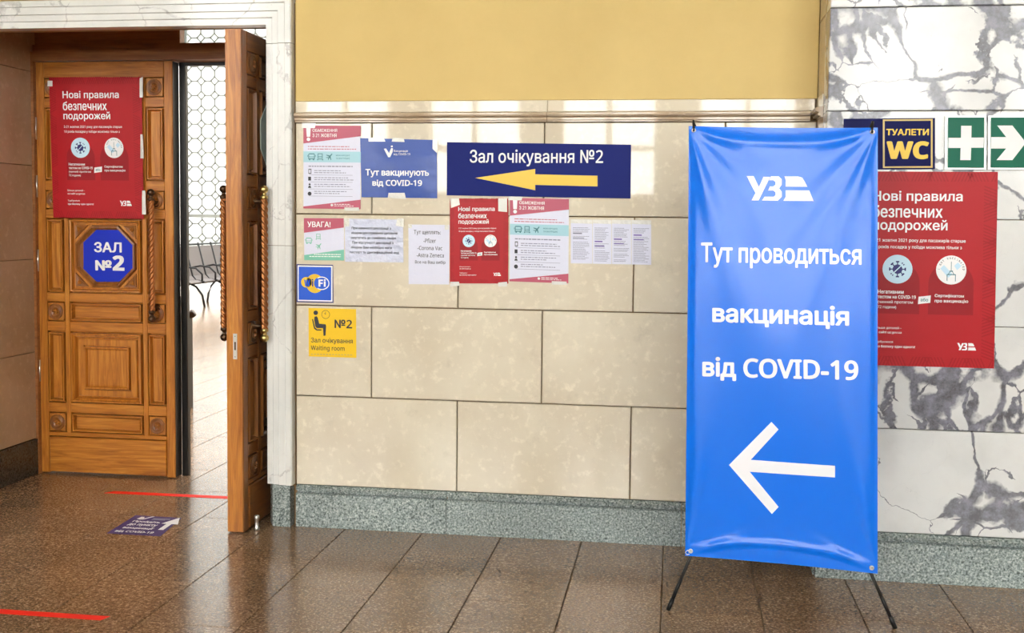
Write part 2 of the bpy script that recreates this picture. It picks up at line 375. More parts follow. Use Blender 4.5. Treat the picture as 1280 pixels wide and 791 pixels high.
def wavy(name, parent, pl, quad, mat, amp=.002, h0=.0012, nu=10, nv=12, seed=0, curl=.0):
    """paper sheet with gentle real undulation"""
    rnd = random.Random(seed); ph = [rnd.uniform(0, 6) for _ in range(4)]; (ax, ay), (bx, by), (cx, cy), (dx, dy) = quad
    vs, fs = [], []
    for j in range(nv + 1):
        for i in range(nu + 1):
            u, v = i / nu, j / nv
            x = (ax * (1 - u) + bx * u) * (1 - v) + (dx * (1 - u) + cx * u) * v; y = (ay * (1 - u) + by * u) * (1 - v) + (dy * (1 - u) + cy * u) * v
            e = h0 + amp * .25 * (2 + math.sin(7 * u + ph[0]) * math.cos(5 * v + ph[1]) + math.sin(4 * v + 3 * u + ph[2])) - amp
            vs.append(pl(x, y, e))
    for j in range(nv):
        for i in range(nu): a = j * (nu + 1) + i; fs.append((a, a + 1, a + nu + 2, a + nu + 1))
    return mesh(name, vs, fs, mat, parent, True)
# ---------------------------------------------------------------- the setting
XL, XR = -9.0, 9.0; ROOM_H = 7.0; HALL_H = 8.5; HXL, HXR = -13.0, 3.0
RX0, RX1 = -1.9, -.143                                  # door reveal
WB = .95                                                # wall thickness at the reveal
floor = struct('floor', box(-13.2, 9.2, FRONT_Y - .2, HALL_Y + .2, -.3, -.012), M['joint'])
TW, TL = .394, .98
def joint_off(k): return {-1: .053, 0: -.41 + TL, -4: -.434 + TL / 2}.get(k, (.053 if k % 2 else .57 - .0) + (.06 * ((k * 7) % 5) / 5))
near, far_v, far_f = [], [], []
tile_rnd = random.Random(3)
kk0, kk1 = int((-13 + .132) / TW) - 1, int((9 + .132) / TW) + 1
tile_mesh = {}
for k in range(kk0, kk1):
    x0 = -.132 + k * TW; x1 = x0 + TW; off = joint_off(k)
    j0 = int((FRONT_Y - off) / TL) - 1; j1 = int((HALL_Y - off) / TL) + 1
    for j in range(j0, j1):
        y0 = off + j * TL; y1 = y0 + TL; g = .0024
        a0, a1, b0, b1 = max(x0, -13.1) + g, min(x1, 9.1) - g, max(y0, FRONT_Y) + g, min(y1, HALL_Y) - g
        if a1 - a0 < .02 or b1 - b0 < .02: continue
        vf = bevbox(a0, a1, b0, b1, -.011, 0, .0012, '+z')
        if -2.3 < a0 and a1 < 4.6 and b0 > -3.2 and b1 < 1.7 and not (a0 > .3 and b0 > .4):
            o = mesh('floor_tile', vf[0], vf[1], M['floor'], floor)
        else:
            far_v, far_f = merge((far_v, far_f), vf) if False else (far_v + vf[0], far_f + [tuple(i + len(far_v) for i in q) for q in vf[1]])
o = mesh('floor_tiles', far_v, far_f, M['floor'], floor); o['kind'] = 'stuff'
struct('ceiling', box(XL - .2, XR + .2, FRONT_Y - .2, 0, ROOM_H, ROOM_H + .2), M['ceil'])
KX = [-10.4, -6.8, -3.2, .4]; KY0, KY1 = 2.6, 15.4; parts = [box(HXL - .2, HXR + .2, WB, KY0, HALL_H, HALL_H + .2), box(HXL - .2, HXR + .2, KY1, HALL_Y + .2, HALL_H, HALL_H + .2)]
e = [HXL - .2]
for x in KX: e += [x - 1.1, x + 1.1]
e.append(HXR + .2)
for i in range(0, len(e), 2): parts.append(box(e[i], e[i + 1], KY0, KY1, HALL_H, HALL_H + .2))
struct('ceiling_hall', merge(*parts), M['ceil'])
for i, x in enumerate(KX):                              # unseen roof lights, added to brighten the hall floor
    w = struct('window_%d' % (i + 16), merge(*[box(x - 1.1, x + 1.1, y - .03, y + .03, HALL_H + .05, HALL_H + .12) for y in (KY0 + .03, 5.8, 9.0, 12.2, KY1 - .03)]), M['cream'])
    mesh('pane', *box(x - 1.1, x + 1.1, KY0, KY1, HALL_H + .13, HALL_H + .135), M['glassr'], w)
    portal((x, (KY0 + KY1) / 2, HALL_H + .25), 0, 0, 2.2, KY1 - KY0)
# wall with the door: core behind the stone facing
core = merge(box(XL, RX0 - .03, .03, WB, 0, HALL_H), box(RX1 + .06, XR, .03, WB, 0, HALL_H), box(RX0 - .03, RX1 + .06, .03, .14, 2.50, HALL_H), box(RX0 - .03, RX1 + .06, .14, WB, 2.80, HALL_H))
wb = struct('wall_back', core, M['joint'])
def block(x0, x1, z0, z1, mat=None, y=0.0, name='stone_block', parent=wb, g=.0028):
    vf = bevbox(x0 + g, x1 - g, y, y + .029, z0 + g, z1 - g, .003); return mesh(name, vf[0], vf[1], mat or M['lime'], parent)
Z = [.21, .662, 1.116, 1.569, 2.017]
BX = .849
for r in range(4):
    z0, z1 = Z[r], Z[r + 1]
    xs = [0.0]; x = .823 if r % 2 == 0 else .389
    while x < 2.4: xs.append(x); x += BX
    xs.append(2.5)
    for a, b in zip(xs, xs[1:]): block(a, b, z0, z1)
vf = bevbox(.0, 2.5, .001, .029, 2.122, 6.9, .002); mesh('plaster_panel', vf[0], vf[1], M['yellow'], wb)
# stone facing left of the door and right of the pilaster (outside the frame)
for (a, b) in ((XL, -2.06),):
    for r in range(4):
        x = b - (0 if r % 2 else .42)
        if r % 2 == 0: block(b - .42, b, Z[r], Z[r + 1])
        while x > a + .9: block(x - BX, x, Z[r], Z[r + 1]); x -= BX
    vf = bevbox(a, b, .001, .029, 2.122, 6.9, .002); mesh('plaster_panel', vf[0], vf[1], M['yellow'], wb)
vf = bevbox(-2.06, 0, .001, .029, 2.64, 6.9, .002); mesh('plaster_panel', vf[0], vf[1], M['yellow'], wb)
vf = bevbox(4.3, XR, .001, .029, .0, 6.9, .002); mesh('plaster_panel', vf[0], vf[1], M['yellow'], wb)
# ledge: stone band and moulding, in lengths
tr = struct('trim_1', box(.001, 2.47, .004, .028, 2.02, 2.12), M['joint'])
prof = [(.0, 2.018), (-.010, 2.018), (-.010, 2.024), (-.022, 2.027), (-.022, 2.036), (-.016, 2.039), (-.030, 2.044), (-.034, 2.052), (-.034, 2.058), (-.024, 2.062), (-.006, 2.064), (.0, 2.066)]
def run(x0, x1, pr, name, mat, parent):
    vf = loft([[(x, y, z) for y, z in reversed(pr)] for x in (x0, x1)]); return mesh(name, vf[0], vf[1], mat, parent)
for a, b in ((.002, 1.249), (1.251, 2.468)):
    run(a, b, prof, 'moulding', M['ledge'], tr)
for a, b in ((.002, 1.249), (1.251, 2.49)):
    vf = bevbox(a, b, -.004, .02, 2.066, 2.121, .003); mesh('ledge_band', vf[0], vf[1], M['lime'], tr)
# granite base of the wall
bb = struct('baseboard_back', box(.001, 2.49, .012, .03, 0, .2), M['joint'])
bprof = [(.02, .0), (-.014, .0), (-.014, .166), (-.008, .170), (.010, .172), (.010, .182), (-.010, .185), (-.012, .196), (.002, .209), (.02, .209)]
for a, b in ((.004, .7735), (.7765, 1.9185), (1.9215, 2.495)): run(a, b, bprof, 'granite_slab', M['granite'], bb)
for a, b in ((-4.6, -2.07), (-7.0, -4.603)): run(a, b, bprof, 'granite_slab', M['granite'], bb)
# marble pilaster on the right
PF, PX0, PX1 = -.36, 2.5, 4.3
wr = struct('wall_right', box(PX0 + .03, PX1, PF + .03, .03, 0, 6.9), M['joint'])
ZP = [.21, .666, 1.118, 1.572, 2.03, 2.466, 2.92, 3.37, 3.82, 4.3, 4.8, 5.3, 5.8, 6.3, 6.9]
def mblock(x0, x1, z0, z1):
    vf = bevbox(x0 + .001, x1 - .001, PF, PF + .14, z0 + .0016, z1 - .0016, .0035); mesh('marble_block', vf[0], vf[1], M['marble'], wr)
for z0, z1 in zip(ZP, ZP[1:]):
    mblock(PX0, PX1, z0, z1)
    if z1 <= 2.031 or z0 >= 2.02:
        vf = bevbox(PX0 + .001, PX0 + .03, PF + .142, -.001, z0 + .002, z1 - .002, .002, '-x'); mesh('stone_block', vf[0], vf[1], M['ledge'], wr)
sp = [(PX0 + p[0], p[1]) for p in prof]
vf = loft([[(x, y, z) for x, z in sp] for y in (-.035, PF + .143)]); mesh('moulding', vf[0], vf[1], M['ledge'], tr)
vf = box(PX0 - .004, PX0 + .0, PF + .143, -.004, 2.066, 2.12); mesh('ledge_band', vf[0], vf[1], M['lime'], tr)
br = struct('baseboard_right', box(PX0 + .03, PX1, PF + .02, .02, 0, .205), M['joint'])
pb = [(PF + y, z) for y, z in bprof]
run(PX0 - .0, 4.3, [(PF + .02, 0), (PF - .018, 0), (PF - .018, .166), (PF - .012, .170), (PF + .008, .172), (PF + .008, .182), (PF - .014, .185), (PF - .016, .196), (PF - .002, .209), (PF + .02, .209)], 'granite_slab', M['granite'], br)
vf = box(PX0 - .006, PX0 + .03, PF + .02, -.016, 0, .207); mesh('granite_slab', vf[0], vf[1], M['granite'], br)
# marble door surround: stepped profile, mitred
ds = struct('trim_2', merge(box(RX1 + .005, -.005, .01, .03, .2, 2.6)), M['joint'])
SW = .135                                                # width of the surround
sprof = [(0, .06), (0, -.018), (.030, -.018), (.034, -.026), (.062, -.026), (.066, -.034), (.100, -.034), (.104, -.040), (SW - .006, -.040), (SW, -.034), (SW, .03)]   # (distance from opening, y)
def jamb(side, z0, z1, top=False):
    xo = RX1 if side > 0 else RX0
    lo = [(xo + side * d, y, z0) for d, y in sprof]; hi = [(xo + side * d, y, z1 + (d if top else 0)) for d, y in sprof]
    if side < 0: lo.reverse(); hi.reverse()
    vf = loft([lo, hi]); return mesh('marble_block', vf[0], vf[1], M['marblel'], ds)
OZ = 2.494
for side in (1, -1):
    jamb(side, .212, 1.41); jamb(side, 1.4125, 2.40); jamb(side, 2.4025, OZ, True)
def lintel(x0, x1, m0, m1):
    a = [(x0 - (d if m0 else 0), y, OZ + d) for d, y in sprof]; b = [(x1 + (d if m1 else 0), y, OZ + d) for d, y in sprof]
    a.reverse(); b.reverse(); vf = loft([a, b]); mesh('marble_block', vf[0], vf[1], M['marblel'], ds)
lintel(RX0, RX1, True, True)
for side in (1, -1):                                      # granite plinth blocks under the jambs
    xo = RX1 if side > 0 else RX0
    pts = [(0, .10), (-.003, .03), (.030, -.026), (SW - .012, -.032), (SW - .012, .03)]
    lo = [(xo + side * d, y, 0) for d, y in pts]; hi = [(xo + side * d, y, .210) for d, y in pts]
    if side < 0: lo.reverse(); hi.reverse()
    vf = loft([lo, hi]); mesh('plinth_block', vf[0], vf[1], M['granite'], ds)
# reveal: left stone side, right side near black, shade of the jamb gap put into its colour
wl_ = struct('wall_left', box(RX0 - .031, RX0 - .029, .05, WB, 0, 2.8), M['joint'])
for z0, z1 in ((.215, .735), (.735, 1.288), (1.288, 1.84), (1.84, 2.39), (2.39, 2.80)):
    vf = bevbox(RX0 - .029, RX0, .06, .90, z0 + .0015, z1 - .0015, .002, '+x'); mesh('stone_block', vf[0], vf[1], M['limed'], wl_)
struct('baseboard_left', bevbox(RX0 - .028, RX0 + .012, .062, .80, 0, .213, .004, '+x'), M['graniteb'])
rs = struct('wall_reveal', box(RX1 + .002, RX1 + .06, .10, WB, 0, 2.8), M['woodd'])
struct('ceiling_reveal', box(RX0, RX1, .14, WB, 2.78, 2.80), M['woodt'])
# door casing in the opening: bar, transom panel, transom light
DY = .83
fr = struct('trim_3', merge(box(RX0, RX1, DY - .03, DY + .12, 2.450, 2.505)), M['woodt'])
mesh('rail', *merge(box(RX0, RX1, DY - .005, DY + .08, 2.506, 2.548)), M['woodt'], fr)
mesh('casing_post', *box(RX0, RX0 + .016, DY - .03, DY + .08, 0, 2.461), M['woodt'], fr)
mesh('transom_panel', *box(RX0, -1.0, DY + .02, DY + .05, 2.549, 2.78), M['woodt'], fr)
mesh('transom_stile', *box(-1.0, -.985, DY + .0, DY + .06, 2.549, 2.78), M['woodt'], fr)
mesh('pane', *box(-.984, RX1, DY + .03, DY + .036, 2.549, 2.78), M['glass'], fr)
# front room: other walls, with tall windows behind the camera
def holes_wall(name, Y0, Y1, xa, xb, zt, xs, hw, z0, z1, mat):
    parts = [box(xa, xb, Y0, Y1, 0, z0), box(xa, xb, Y0, Y1, z1, zt)]
    e = [xa]
    for x in xs: e += [x - hw, x + hw]
    e.append(xb)
    for i in range(0, len(e), 2):
        if e[i + 1] > e[i]: parts.append(box(e[i], e[i + 1], Y0, Y1, z0, z1))
    return struct(name, merge(*parts), mat)
holes_wall('wall_front', FRONT_Y - .5, FRONT_Y, XL, XR, ROOM_H, WX, WHW, WZ0, WZ1, M['cream'])
struct('wall_side_left', box(XL - .2, XL, FRONT_Y, .03, 0, ROOM_H), M['cream'])
struct('wall_side_right', box(XR, XR + .2, FRONT_Y, .03, 0, ROOM_H), M['cream'])
for i, x in enumerate(WX):
    y = FRONT_Y - .2
    w = struct('window_%d' % (i + 1), merge(box(x - WHW, x - WHW + .05, y, y + .06, WZ0, WZ1), box(x + WHW - .05, x + WHW, y, y + .06, WZ0, WZ1), box(x - WHW, x + WHW, y, y + .06, WZ0, WZ0 + .05), box(x - WHW, x + WHW, y, y + .06, WZ1 - .05, WZ1)), M['cream'])
    mesh('mullion', *merge(box(x - .04, x + .04, y, y + .05, WZ0, WZ1), box(x - WHW, x + WHW, y, y + .05, 2.57, 2.65), box(x - WHW, x + WHW, y, y + .05, 4.0, 4.06)), M['cream'], w)
    mesh('pane', *box(x - WHW, x + WHW, y + .02, y + .026, WZ0, WZ1), M['glass'], w)
# waiting hall beyond the door
SY = [3.4, 7.4, 11.4, 15.0]; parts = [box(HXL - .3, HXL, WB, HALL_Y, 0, 1.2), box(HXL - .3, HXL, WB, HALL_Y, 7.2, HALL_H)]; e = [WB]
for y in SY: e += [y - 1.3, y + 1.3]
e.append(HALL_Y)
for i in range(0, len(e), 2): parts.append(box(HXL - .3, HXL, e[i], e[i + 1], 1.2, 7.2))
struct('wall_hall_left', merge(*parts), M['cream'])
for i, y in enumerate(SY):  # unseen side windows, added to bring more light into the hall
    w = struct('window_%d' % (i + 12), merge(box(HXL - .2, HXL - .14, y - 1.3, y - 1.22, 1.2, 7.2), box(HXL - .2, HXL - .14, y + 1.22, y + 1.3, 1.2, 7.2), box(HXL - .2, HXL - .14, y - .04, y + .04, 1.2, 7.2), box(HXL - .2, HXL - .14, y - 1.3, y + 1.3, 4.1, 4.18)), M['cream'])
    mesh('pane', *box(HXL - .18, HXL - .175, y - 1.3, y + 1.3, 1.2, 7.2), M['glass'], w)
    portal((HXL - .35, y, 4.2), PI / 2, PI / 2, 2.6, 6.0)
struct('wall_hall_right', box(HXR, HXR + .2, WB, HALL_Y, 0, HALL_H), M['cream'])
holes_wall('wall_hall_back', HALL_Y, HALL_Y + .4, HXL, HXR, HALL_H, HX, HHW, HZ0, HZ1, M['ceil'])
struct('ground', box(-60, 60, HALL_Y + .5, 90, -.6, -.5), M['pave'])
struct('ground_side', box(-60, HXL - .6, FRONT_Y, HALL_Y + .4, -.6, -.5), M['pave'])
struct('ground_front', box(-60, 60, -90, FRONT_Y - .6, -.6, -.5), M['pave'])
P8 = .30; q8 = P8 * (1 - 1 / (1 + math.sqrt(2))) / 2     # octagon and square lattice
for i, x in enumerate(HX):
    y = HALL_Y + .12
    w = struct('window_%d' % (i + 8), merge(box(x - HHW, x - HHW + .06, y, y + .08, HZ0, HZ1), box(x + HHW - .06, x + HHW, y, y + .08, HZ0, HZ1), box(x - HHW, x + HHW, y, y + .08, HZ0, HZ0 + .06), box(x - HHW, x + HHW, y, y + .08, HZ1 - .06, HZ1), box(x - HHW, x + HHW, y, y + .07, 1.53, 1.60)), M['leadpale'])
    vs, fs = [], []
    def bar(x0, z0, x1, z1):
        global vs, fs
        v, f = loft([[(a[0], yy, a[1]) for a, yy in zip([s4[k] for k in (0, 3, 3, 0)] if e == 0 else [s4[k] for k in (1, 2, 2, 1)], (y + .03, y + .03, y + .045, y + .045))] for e, s4 in ((0, seg(x0, z0, x1, z1, .034)), (1, seg(x0, z0, x1, z1, .034)))])
        n = len(vs); vs += v; fs += [tuple(t + n for t in g_) for g_ in f]
    nx, nz = int(2 * HHW / P8), int((HZ1 - HZ0) / P8)
    ox, oz = x - nx * P8 / 2, HZ0 + .05
    for a in range(nx):
        for b in range(nz):
            X0, Z0 = ox + a * P8, oz + b * P8; X1, Z1 = X0 + P8, Z0 + P8
            bar(X0 + q8, Z0, X1 - q8, Z0) if b else None
            bar(X0, Z0 + q8, X0, Z1 - q8) if a else None
            for p in ((X0 + q8, Z0, X0, Z0 + q8), (X1 - q8, Z0, X1, Z0 + q8), (X0 + q8, Z1, X0, Z1 - q8), (X1 - q8, Z1, X1, Z1 - q8)): bar(*p)
    mesh('lattice', vs, fs, M['leadpale'], w)
    mesh('pane', *box(x - HHW, x + HHW, y + .05, y + .055, HZ0, HZ1), M['glassh'], w)
# ---------------------------------------------------------------- door leaves
COLS = [0, .052, .167, .197, .663, .693, .808, .86]
ROWS = [.229, .253, .373, .431, .861, .919, 1.037, 1.090, 1.533, 1.585, 1.698, 1.754, 2.183, 2.238, 2.354]
DT = .085; DTOP = 2.447
def make_door(name, label, Wd, mir, loc, rz):
    root = thing(name, label, 'door', loc); root.rotation_euler = (0, 0, rz); ORG[root.name] = Vector((0, 0, 0))
    WV, WH, CV = (M['woodv'], M['woodh'], M['carve']) if not mir else (M['woodvd'], M['woodhd'], M['carvd'])  # open leaf darker: brown wood plus painted-in shade
    sc = Wd / .86; X = [c * sc for c in COLS]; sg = -1 if mir else 1
    def part(nm, vf, mat, parent=root, smooth=False):
        vs = [(sg * v[0], v[1], v[2]) for v in vf[0]]; fs = [tuple(reversed(f)) for f in vf[1]] if mir else vf[1]
        return mesh(nm, vs, fs, mat, parent, smooth)
    part('door_body', box(.001, X[7] - .001, .034, DT, .006, DTOP), M['woodv'])
    part('stile', bevbox(0, X[1], 0, .035, .006, DTOP, .003), WV)
    part('stile', bevbox(X[6], X[7], 0, .035, .006, DTOP, .003), WV)
    part('edge_strip', box(X[7] - .002, X[7] + .003, .006, DT - .004, .01, DTOP - .002), M['woodv'] if mir else M['black'])
    for a, b in ((2, 3), (4, 5)):
        part('stile', bevbox(X[a], X[b], 0, .035, ROWS[0], ROWS[-1], .003), WV)
    rails = [(ROWS[0], ROWS[1]), (ROWS[2], ROWS[3]), (ROWS[4], ROWS[5]), (ROWS[6], ROWS[7]), (ROWS[8], ROWS[9]), (ROWS[10], ROWS[11]), (ROWS[12], ROWS[13])]
    part('rail', bevbox(X[1], X[6], -.001, .035, ROWS[-1], DTOP, .003), WH)
    part('rail', bevbox(X[1], X[6], -.001, .035, ROWS[0], ROWS[1], .003), WH)
    for z0, z1 in rails[1:]:
        for a, b in ((1, 2), (3, 4), (5, 6)): part('rail', bevbox(X[a], X[b], .001, .035, z0, z1, .002), WH)
    part('kick_plank', bevbox(X[1] + .004, X[6] - .004, -.004, .035, .012, ROWS[0] - .006, .004), WH)
    def rect(x0, x1, z0, z1, prof_, nm='panel', mat=None, parent=root):
        L = [[(x0 + i, y, z0 + i), (x1 - i, y, z0 + i), (x1 - i, y, z1 - i), (x0 + i, y, z1 - i)] for i, y in prof_]
        return part(nm, loft(L, False, True), mat or WV, parent)
    small = [(0, .030), (.0055, .030), (.006, -.005), (.012, -.005), (.018, .024), (.0225, .024), (.026, .010)]
    for z0, z1 in ((ROWS[3], ROWS[4]), (ROWS[7], ROWS[8]), (ROWS[11], ROWS[12])):
        for a, b in ((1, 2), (5, 6)): rect(X[a] + .004, X[b] - .004, z0 + .004, z1 - .004, small)
    for z0, z1 in ((ROWS[1], ROWS[2]), (ROWS[5], ROWS[6]), (ROWS[9], ROWS[10]), (ROWS[13], ROWS[14])):
        rect(X[3] + .004, X[4] - .004, z0 + .003, z1 - .003, small, mat=WH)
        for a, b in ((1, 2), (5, 6)):
            cx = (X[a] + X[b]) / 2; cz = (z0 + z1) / 2
            blk = rect(X[a] + .003, X[b] - .003, z0 + .003, z1 - .003, [(0, .030), (.003, .030), (.004, -.001), (.006, -.002)], 'rosette_block')
            ro = part('rosette', lathe([(.046, 0), (.048, .006), (.044, .009), (.038, .005), (.034, .005), (.030, .011), (.026, .012), (.022, .007), (.010, .007)], (cx, -.001, cz), (0, -1, 0), 24), CV, blk, True)
            vs, fs = [], []
            for k in range(6):                           # star of petals in the middle
                t = k * PI / 3
                p = [(cx + r * math.cos(t + d), y, cz + r * math.sin(t + d)) for r, d, y in ((.002, 0, -.014), (.012, .45, -.009), (.022, 0, -.012), (.012, -.45, -.009))]
                n = len(vs); vs += p + [(cx + .012 * math.cos(t), -.018, cz + .012 * math.sin(t))]
                fs += [(n, n + 4, n + 1), (n + 1, n + 4, n + 2), (n + 2, n + 4, n + 3), (n + 3, n + 4, n)]
                fs = fs
            part('rosette_star', (vs, [tuple(reversed(f)) for f in fs]), M['gold'] if False else WV, blk)
    big = [(0, .030), (.0055, .030), (.006, -.010), (.013, -.010), (.019, .002), (.025, .0), (.033, .026), (.038, .026), (.042, .009), (.078, .009), (.0795, .024), (.0845, .024), (.086, -.004), (.094, -.004), (.102, .010), (.106, .007)]
    for z0, z1 in ((ROWS[3], ROWS[4]), (ROWS[11], ROWS[12])): rect(X[3] + .004, X[4] - .004, z0 + .004, z1 - .004, big)
    # octagon panel
    x0, x1, z0, z1 = X[3] + .004, X[4] - .004, ROWS[7] + .004, ROWS[8] - .004; cx, cz = (x0 + x1) / 2, (z0 + z1) / 2
    op = rect(x0, x1, z0, z1, [(0, .030), (.005, .030), (.006, -.008), (.014, -.006), (.021, .018), (.026, .018), (.03, .010)], 'panel')
    def octo(r, y): 
        hx = (x1 - x0) / 2 - r; hz = (z1 - z0) / 2 - r; c = .586 * min(hx, hz)
        return [(cx - hx + c, y, cz - hz), (cx + hx - c, y, cz - hz), (cx + hx, y, cz - hz + c), (cx + hx, y, cz + hz - c), (cx + hx - c, y, cz + hz), (cx - hx + c, y, cz + hz), (cx - hx, y, cz + hz - c), (cx - hx, y, cz - hz + c)]
    part('octagon_moulding', loft([octo(.034, .010), octo(.040, -.008), octo(.050, -.010), octo(.058, -.002), octo(.066, .004)], False, True), CV, op)
    for sx in (-1, 1):
        for sz in (-1, 1):
            bx, bz = cx + sx * ((x1 - x0) / 2 - .036), cz + sz * ((z1 - z0) / 2 - .036)
            tri = lambda s, y: [(bx, y, bz), (bx - sx * s, y, bz), (bx, y, bz - sz * s)]
            L = [tri(.082, .010), tri(.080, .002), [(bx - sx * .016, y, bz - sz * .016) if i == 0 else ((bx - sx * .060, y, bz - sz * .010) if i == 1 else (bx - sx * .010, y, bz - sz * .060)) for i, y in enumerate((.005, .005, .005))]]
            if sx * sz < 0: L = [list(reversed(l)) for l in L]
            part('corner_carving', loft(L, False, True), CV, op)
            lv, lf = [], []
            for t0 in (.25, .5, .75):                     # leaf of the carving
                ang = math.atan2(-sz, -sx) + (t0 - .5) * 1.3; ln = .034
                c0, s0 = math.cos(ang), math.sin(ang); n = len(lv)
                ox, oz2 = bx - sx * .012, bz - sz * .012
                lv += [(ox, .0, oz2), (ox + ln * .5 * c0 - .006 * s0, .0, oz2 + ln * .5 * s0 + .006 * c0), (ox + ln * c0, .0, oz2 + ln * s0), (ox + ln * .5 * c0 + .006 * s0, .0, oz2 + ln * .5 * s0 - .006 * c0), (ox + ln * .5 * c0, -.006, oz2 + ln * .5 * s0)]
                lf += [(n, n + 1, n + 4), (n + 1, n + 2, n + 4), (n + 2, n + 3, n + 4), (n + 3, n, n + 4)]
            part('carved_leaf', (lv, lf), WV, op)
    sg_x = [(v[0], v[2]) for v in octo(.062, 0)]
    # twisted pull handle, front and back
    hx = X[5] + .058 if not mir else X[7] - .12
    def handle(yf, dirn, metal, endm):
        hy = yf - dirn * .062; z0, z1 = 1.0, 1.64
        n, m_ = 24, 200; L = []
        for j in range(m_ + 1):
            z = z0 + (z1 - z0) * j / m_; ph = 2 * PI * (z - z0) / .125
            L.append([(hx + (.0150 + .0042 * math.cos(4 * (2 * PI * i / n) - 4 * ph)) * math.cos(2 * PI * i / n), hy + (.0150 + .0042 * math.cos(4 * (2 * PI * i / n) - 4 * ph)) * math.sin(2 * PI * i / n), z) for i in range(n)])
        h = part('pull_handle', loft(L), metal, root, True)
        for zz, s in ((z0, -1), (z1, 1)):
            part('handle_finial', lathe([(.015, -.002), (.019, .004), (.019, .012), (.012, .018), (.009, .026), (.011, .030), (.018, .036), (.021, .045), (.019, .056), (.010, .065), (.001, .068)], (hx, hy, zz), (0, 0, s), 18), endm, h, True)
            part('handle_bracket', merge(lathe([(.026, 0), (.026, .006), (.012, .012), (.009, .030), (.009, .055), (.012, .062)], (hx, yf, zz - s * .012), (0, -dirn, 0), 16)), M['dbronze'], h, True)
    handle(0, 1, M['bronze'], M['dbronze'] if not mir else M['brass'])
    handle(DT, -1, M['bronze'], M['dbronze'])
    for z in (.62, 1.28, 1.72, 2.06):
        part('hinge', tube([(.0, -.006, z - .065), (.0, -.006, z + .065)], .007, 8), M['steel'], root, True)
    return root, sg_x
DOORX = -1.886
dl, octp = make_door('door_leaf', 'closed oak door leaf with red poster and blue octagonal hall plate', .852, False, (DOORX, DY, 0), 0)
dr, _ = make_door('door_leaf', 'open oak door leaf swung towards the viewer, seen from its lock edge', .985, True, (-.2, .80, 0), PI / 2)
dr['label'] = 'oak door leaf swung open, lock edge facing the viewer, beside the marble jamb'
# lock plate on the open leaf (its edge faces -y in the world, local -x)
lp = mesh('lock_plate', *merge(box(-.985 - .0045, -.985 - .002, .030, .050, .86, .985)), M['steel'], dr)
mesh('lock_slot', *merge(box(-.985 - .0052, -.985 - .004, .036, .044, .905, .945), box(-.985 - .0052, -.985 - .004, .038, .042, .870, .874), box(-.985 - .0052, -.985 - .004, .038, .042, .970, .974)), M['dbronze'], lp)
# blue octagonal plate on the closed leaf
pl = wallplane(DY - .004)
pt = thing('hall_number_plate', 'blue octagonal plate with white hall number on the carved door panel', 'sign', (DOORX + .43, DY - .006, 1.16))
oq = pxpts(DY - .004, [(121, 352), (149, 352), (166, 336), (166, 304), (149.5, 287.5), (121, 287), (104.5, 303), (104.5, 336)])
sheet('plate', pt, pl, oq, M['blue'], .004, -.002)
textpx(pt, DY - .004, 'ЗАЛ', 118, 152.5, 302.5, 315.5, M['white'], .004, .03)
textpx(pt, DY - .004, '№', 119.5, 140, 325, 338, M['white'], .004, .035)
textpx(pt, DY - .004, '2', 141, 156, 319, 338.5, M['white'], .004, .06)
# ---------------------------------------------------------------- printed things
def uz_logo(parent, pl, x0, x1, y0, y1, mat, h, name='railway_logo', warp=None):
    U = [[(263, 226), (288, 226), (307, 264), (323, 228), (347, 228), (306, 312), (281, 312), (294, 286)],
         [(350, 226), (378, 226), (388, 236), (366, 246), (358, 240), (343, 240)], [(388, 236), (388, 256), (379, 268), (358, 262), (366, 255), (366, 246)],
         [(358, 262), (379, 268), (358, 276), (340, 276), (346, 262)], [(379, 268), (388, 280), (388, 298), (366, 292), (366, 283), (358, 276)],
         [(388, 298), (374, 312), (318, 312), (327, 298), (360, 298), (366, 292)],
         [(398, 226), (446, 226), (460, 230), (468, 242), (478, 262), (402, 262), (402, 240)], [(402, 275), (485, 275), (500, 312), (394, 312), (402, 298)]]
    f = lambda p: (x0 + (p[0] - 263) / 237 * (x1 - x0), y1 - (p[1] - 226) / 86 * (y1 - y0))
    if warp: return [[f(p) for p in q] for q in U]
    return polys(name, parent, pl, [[f(p) for p in q] for q in U], mat, h)
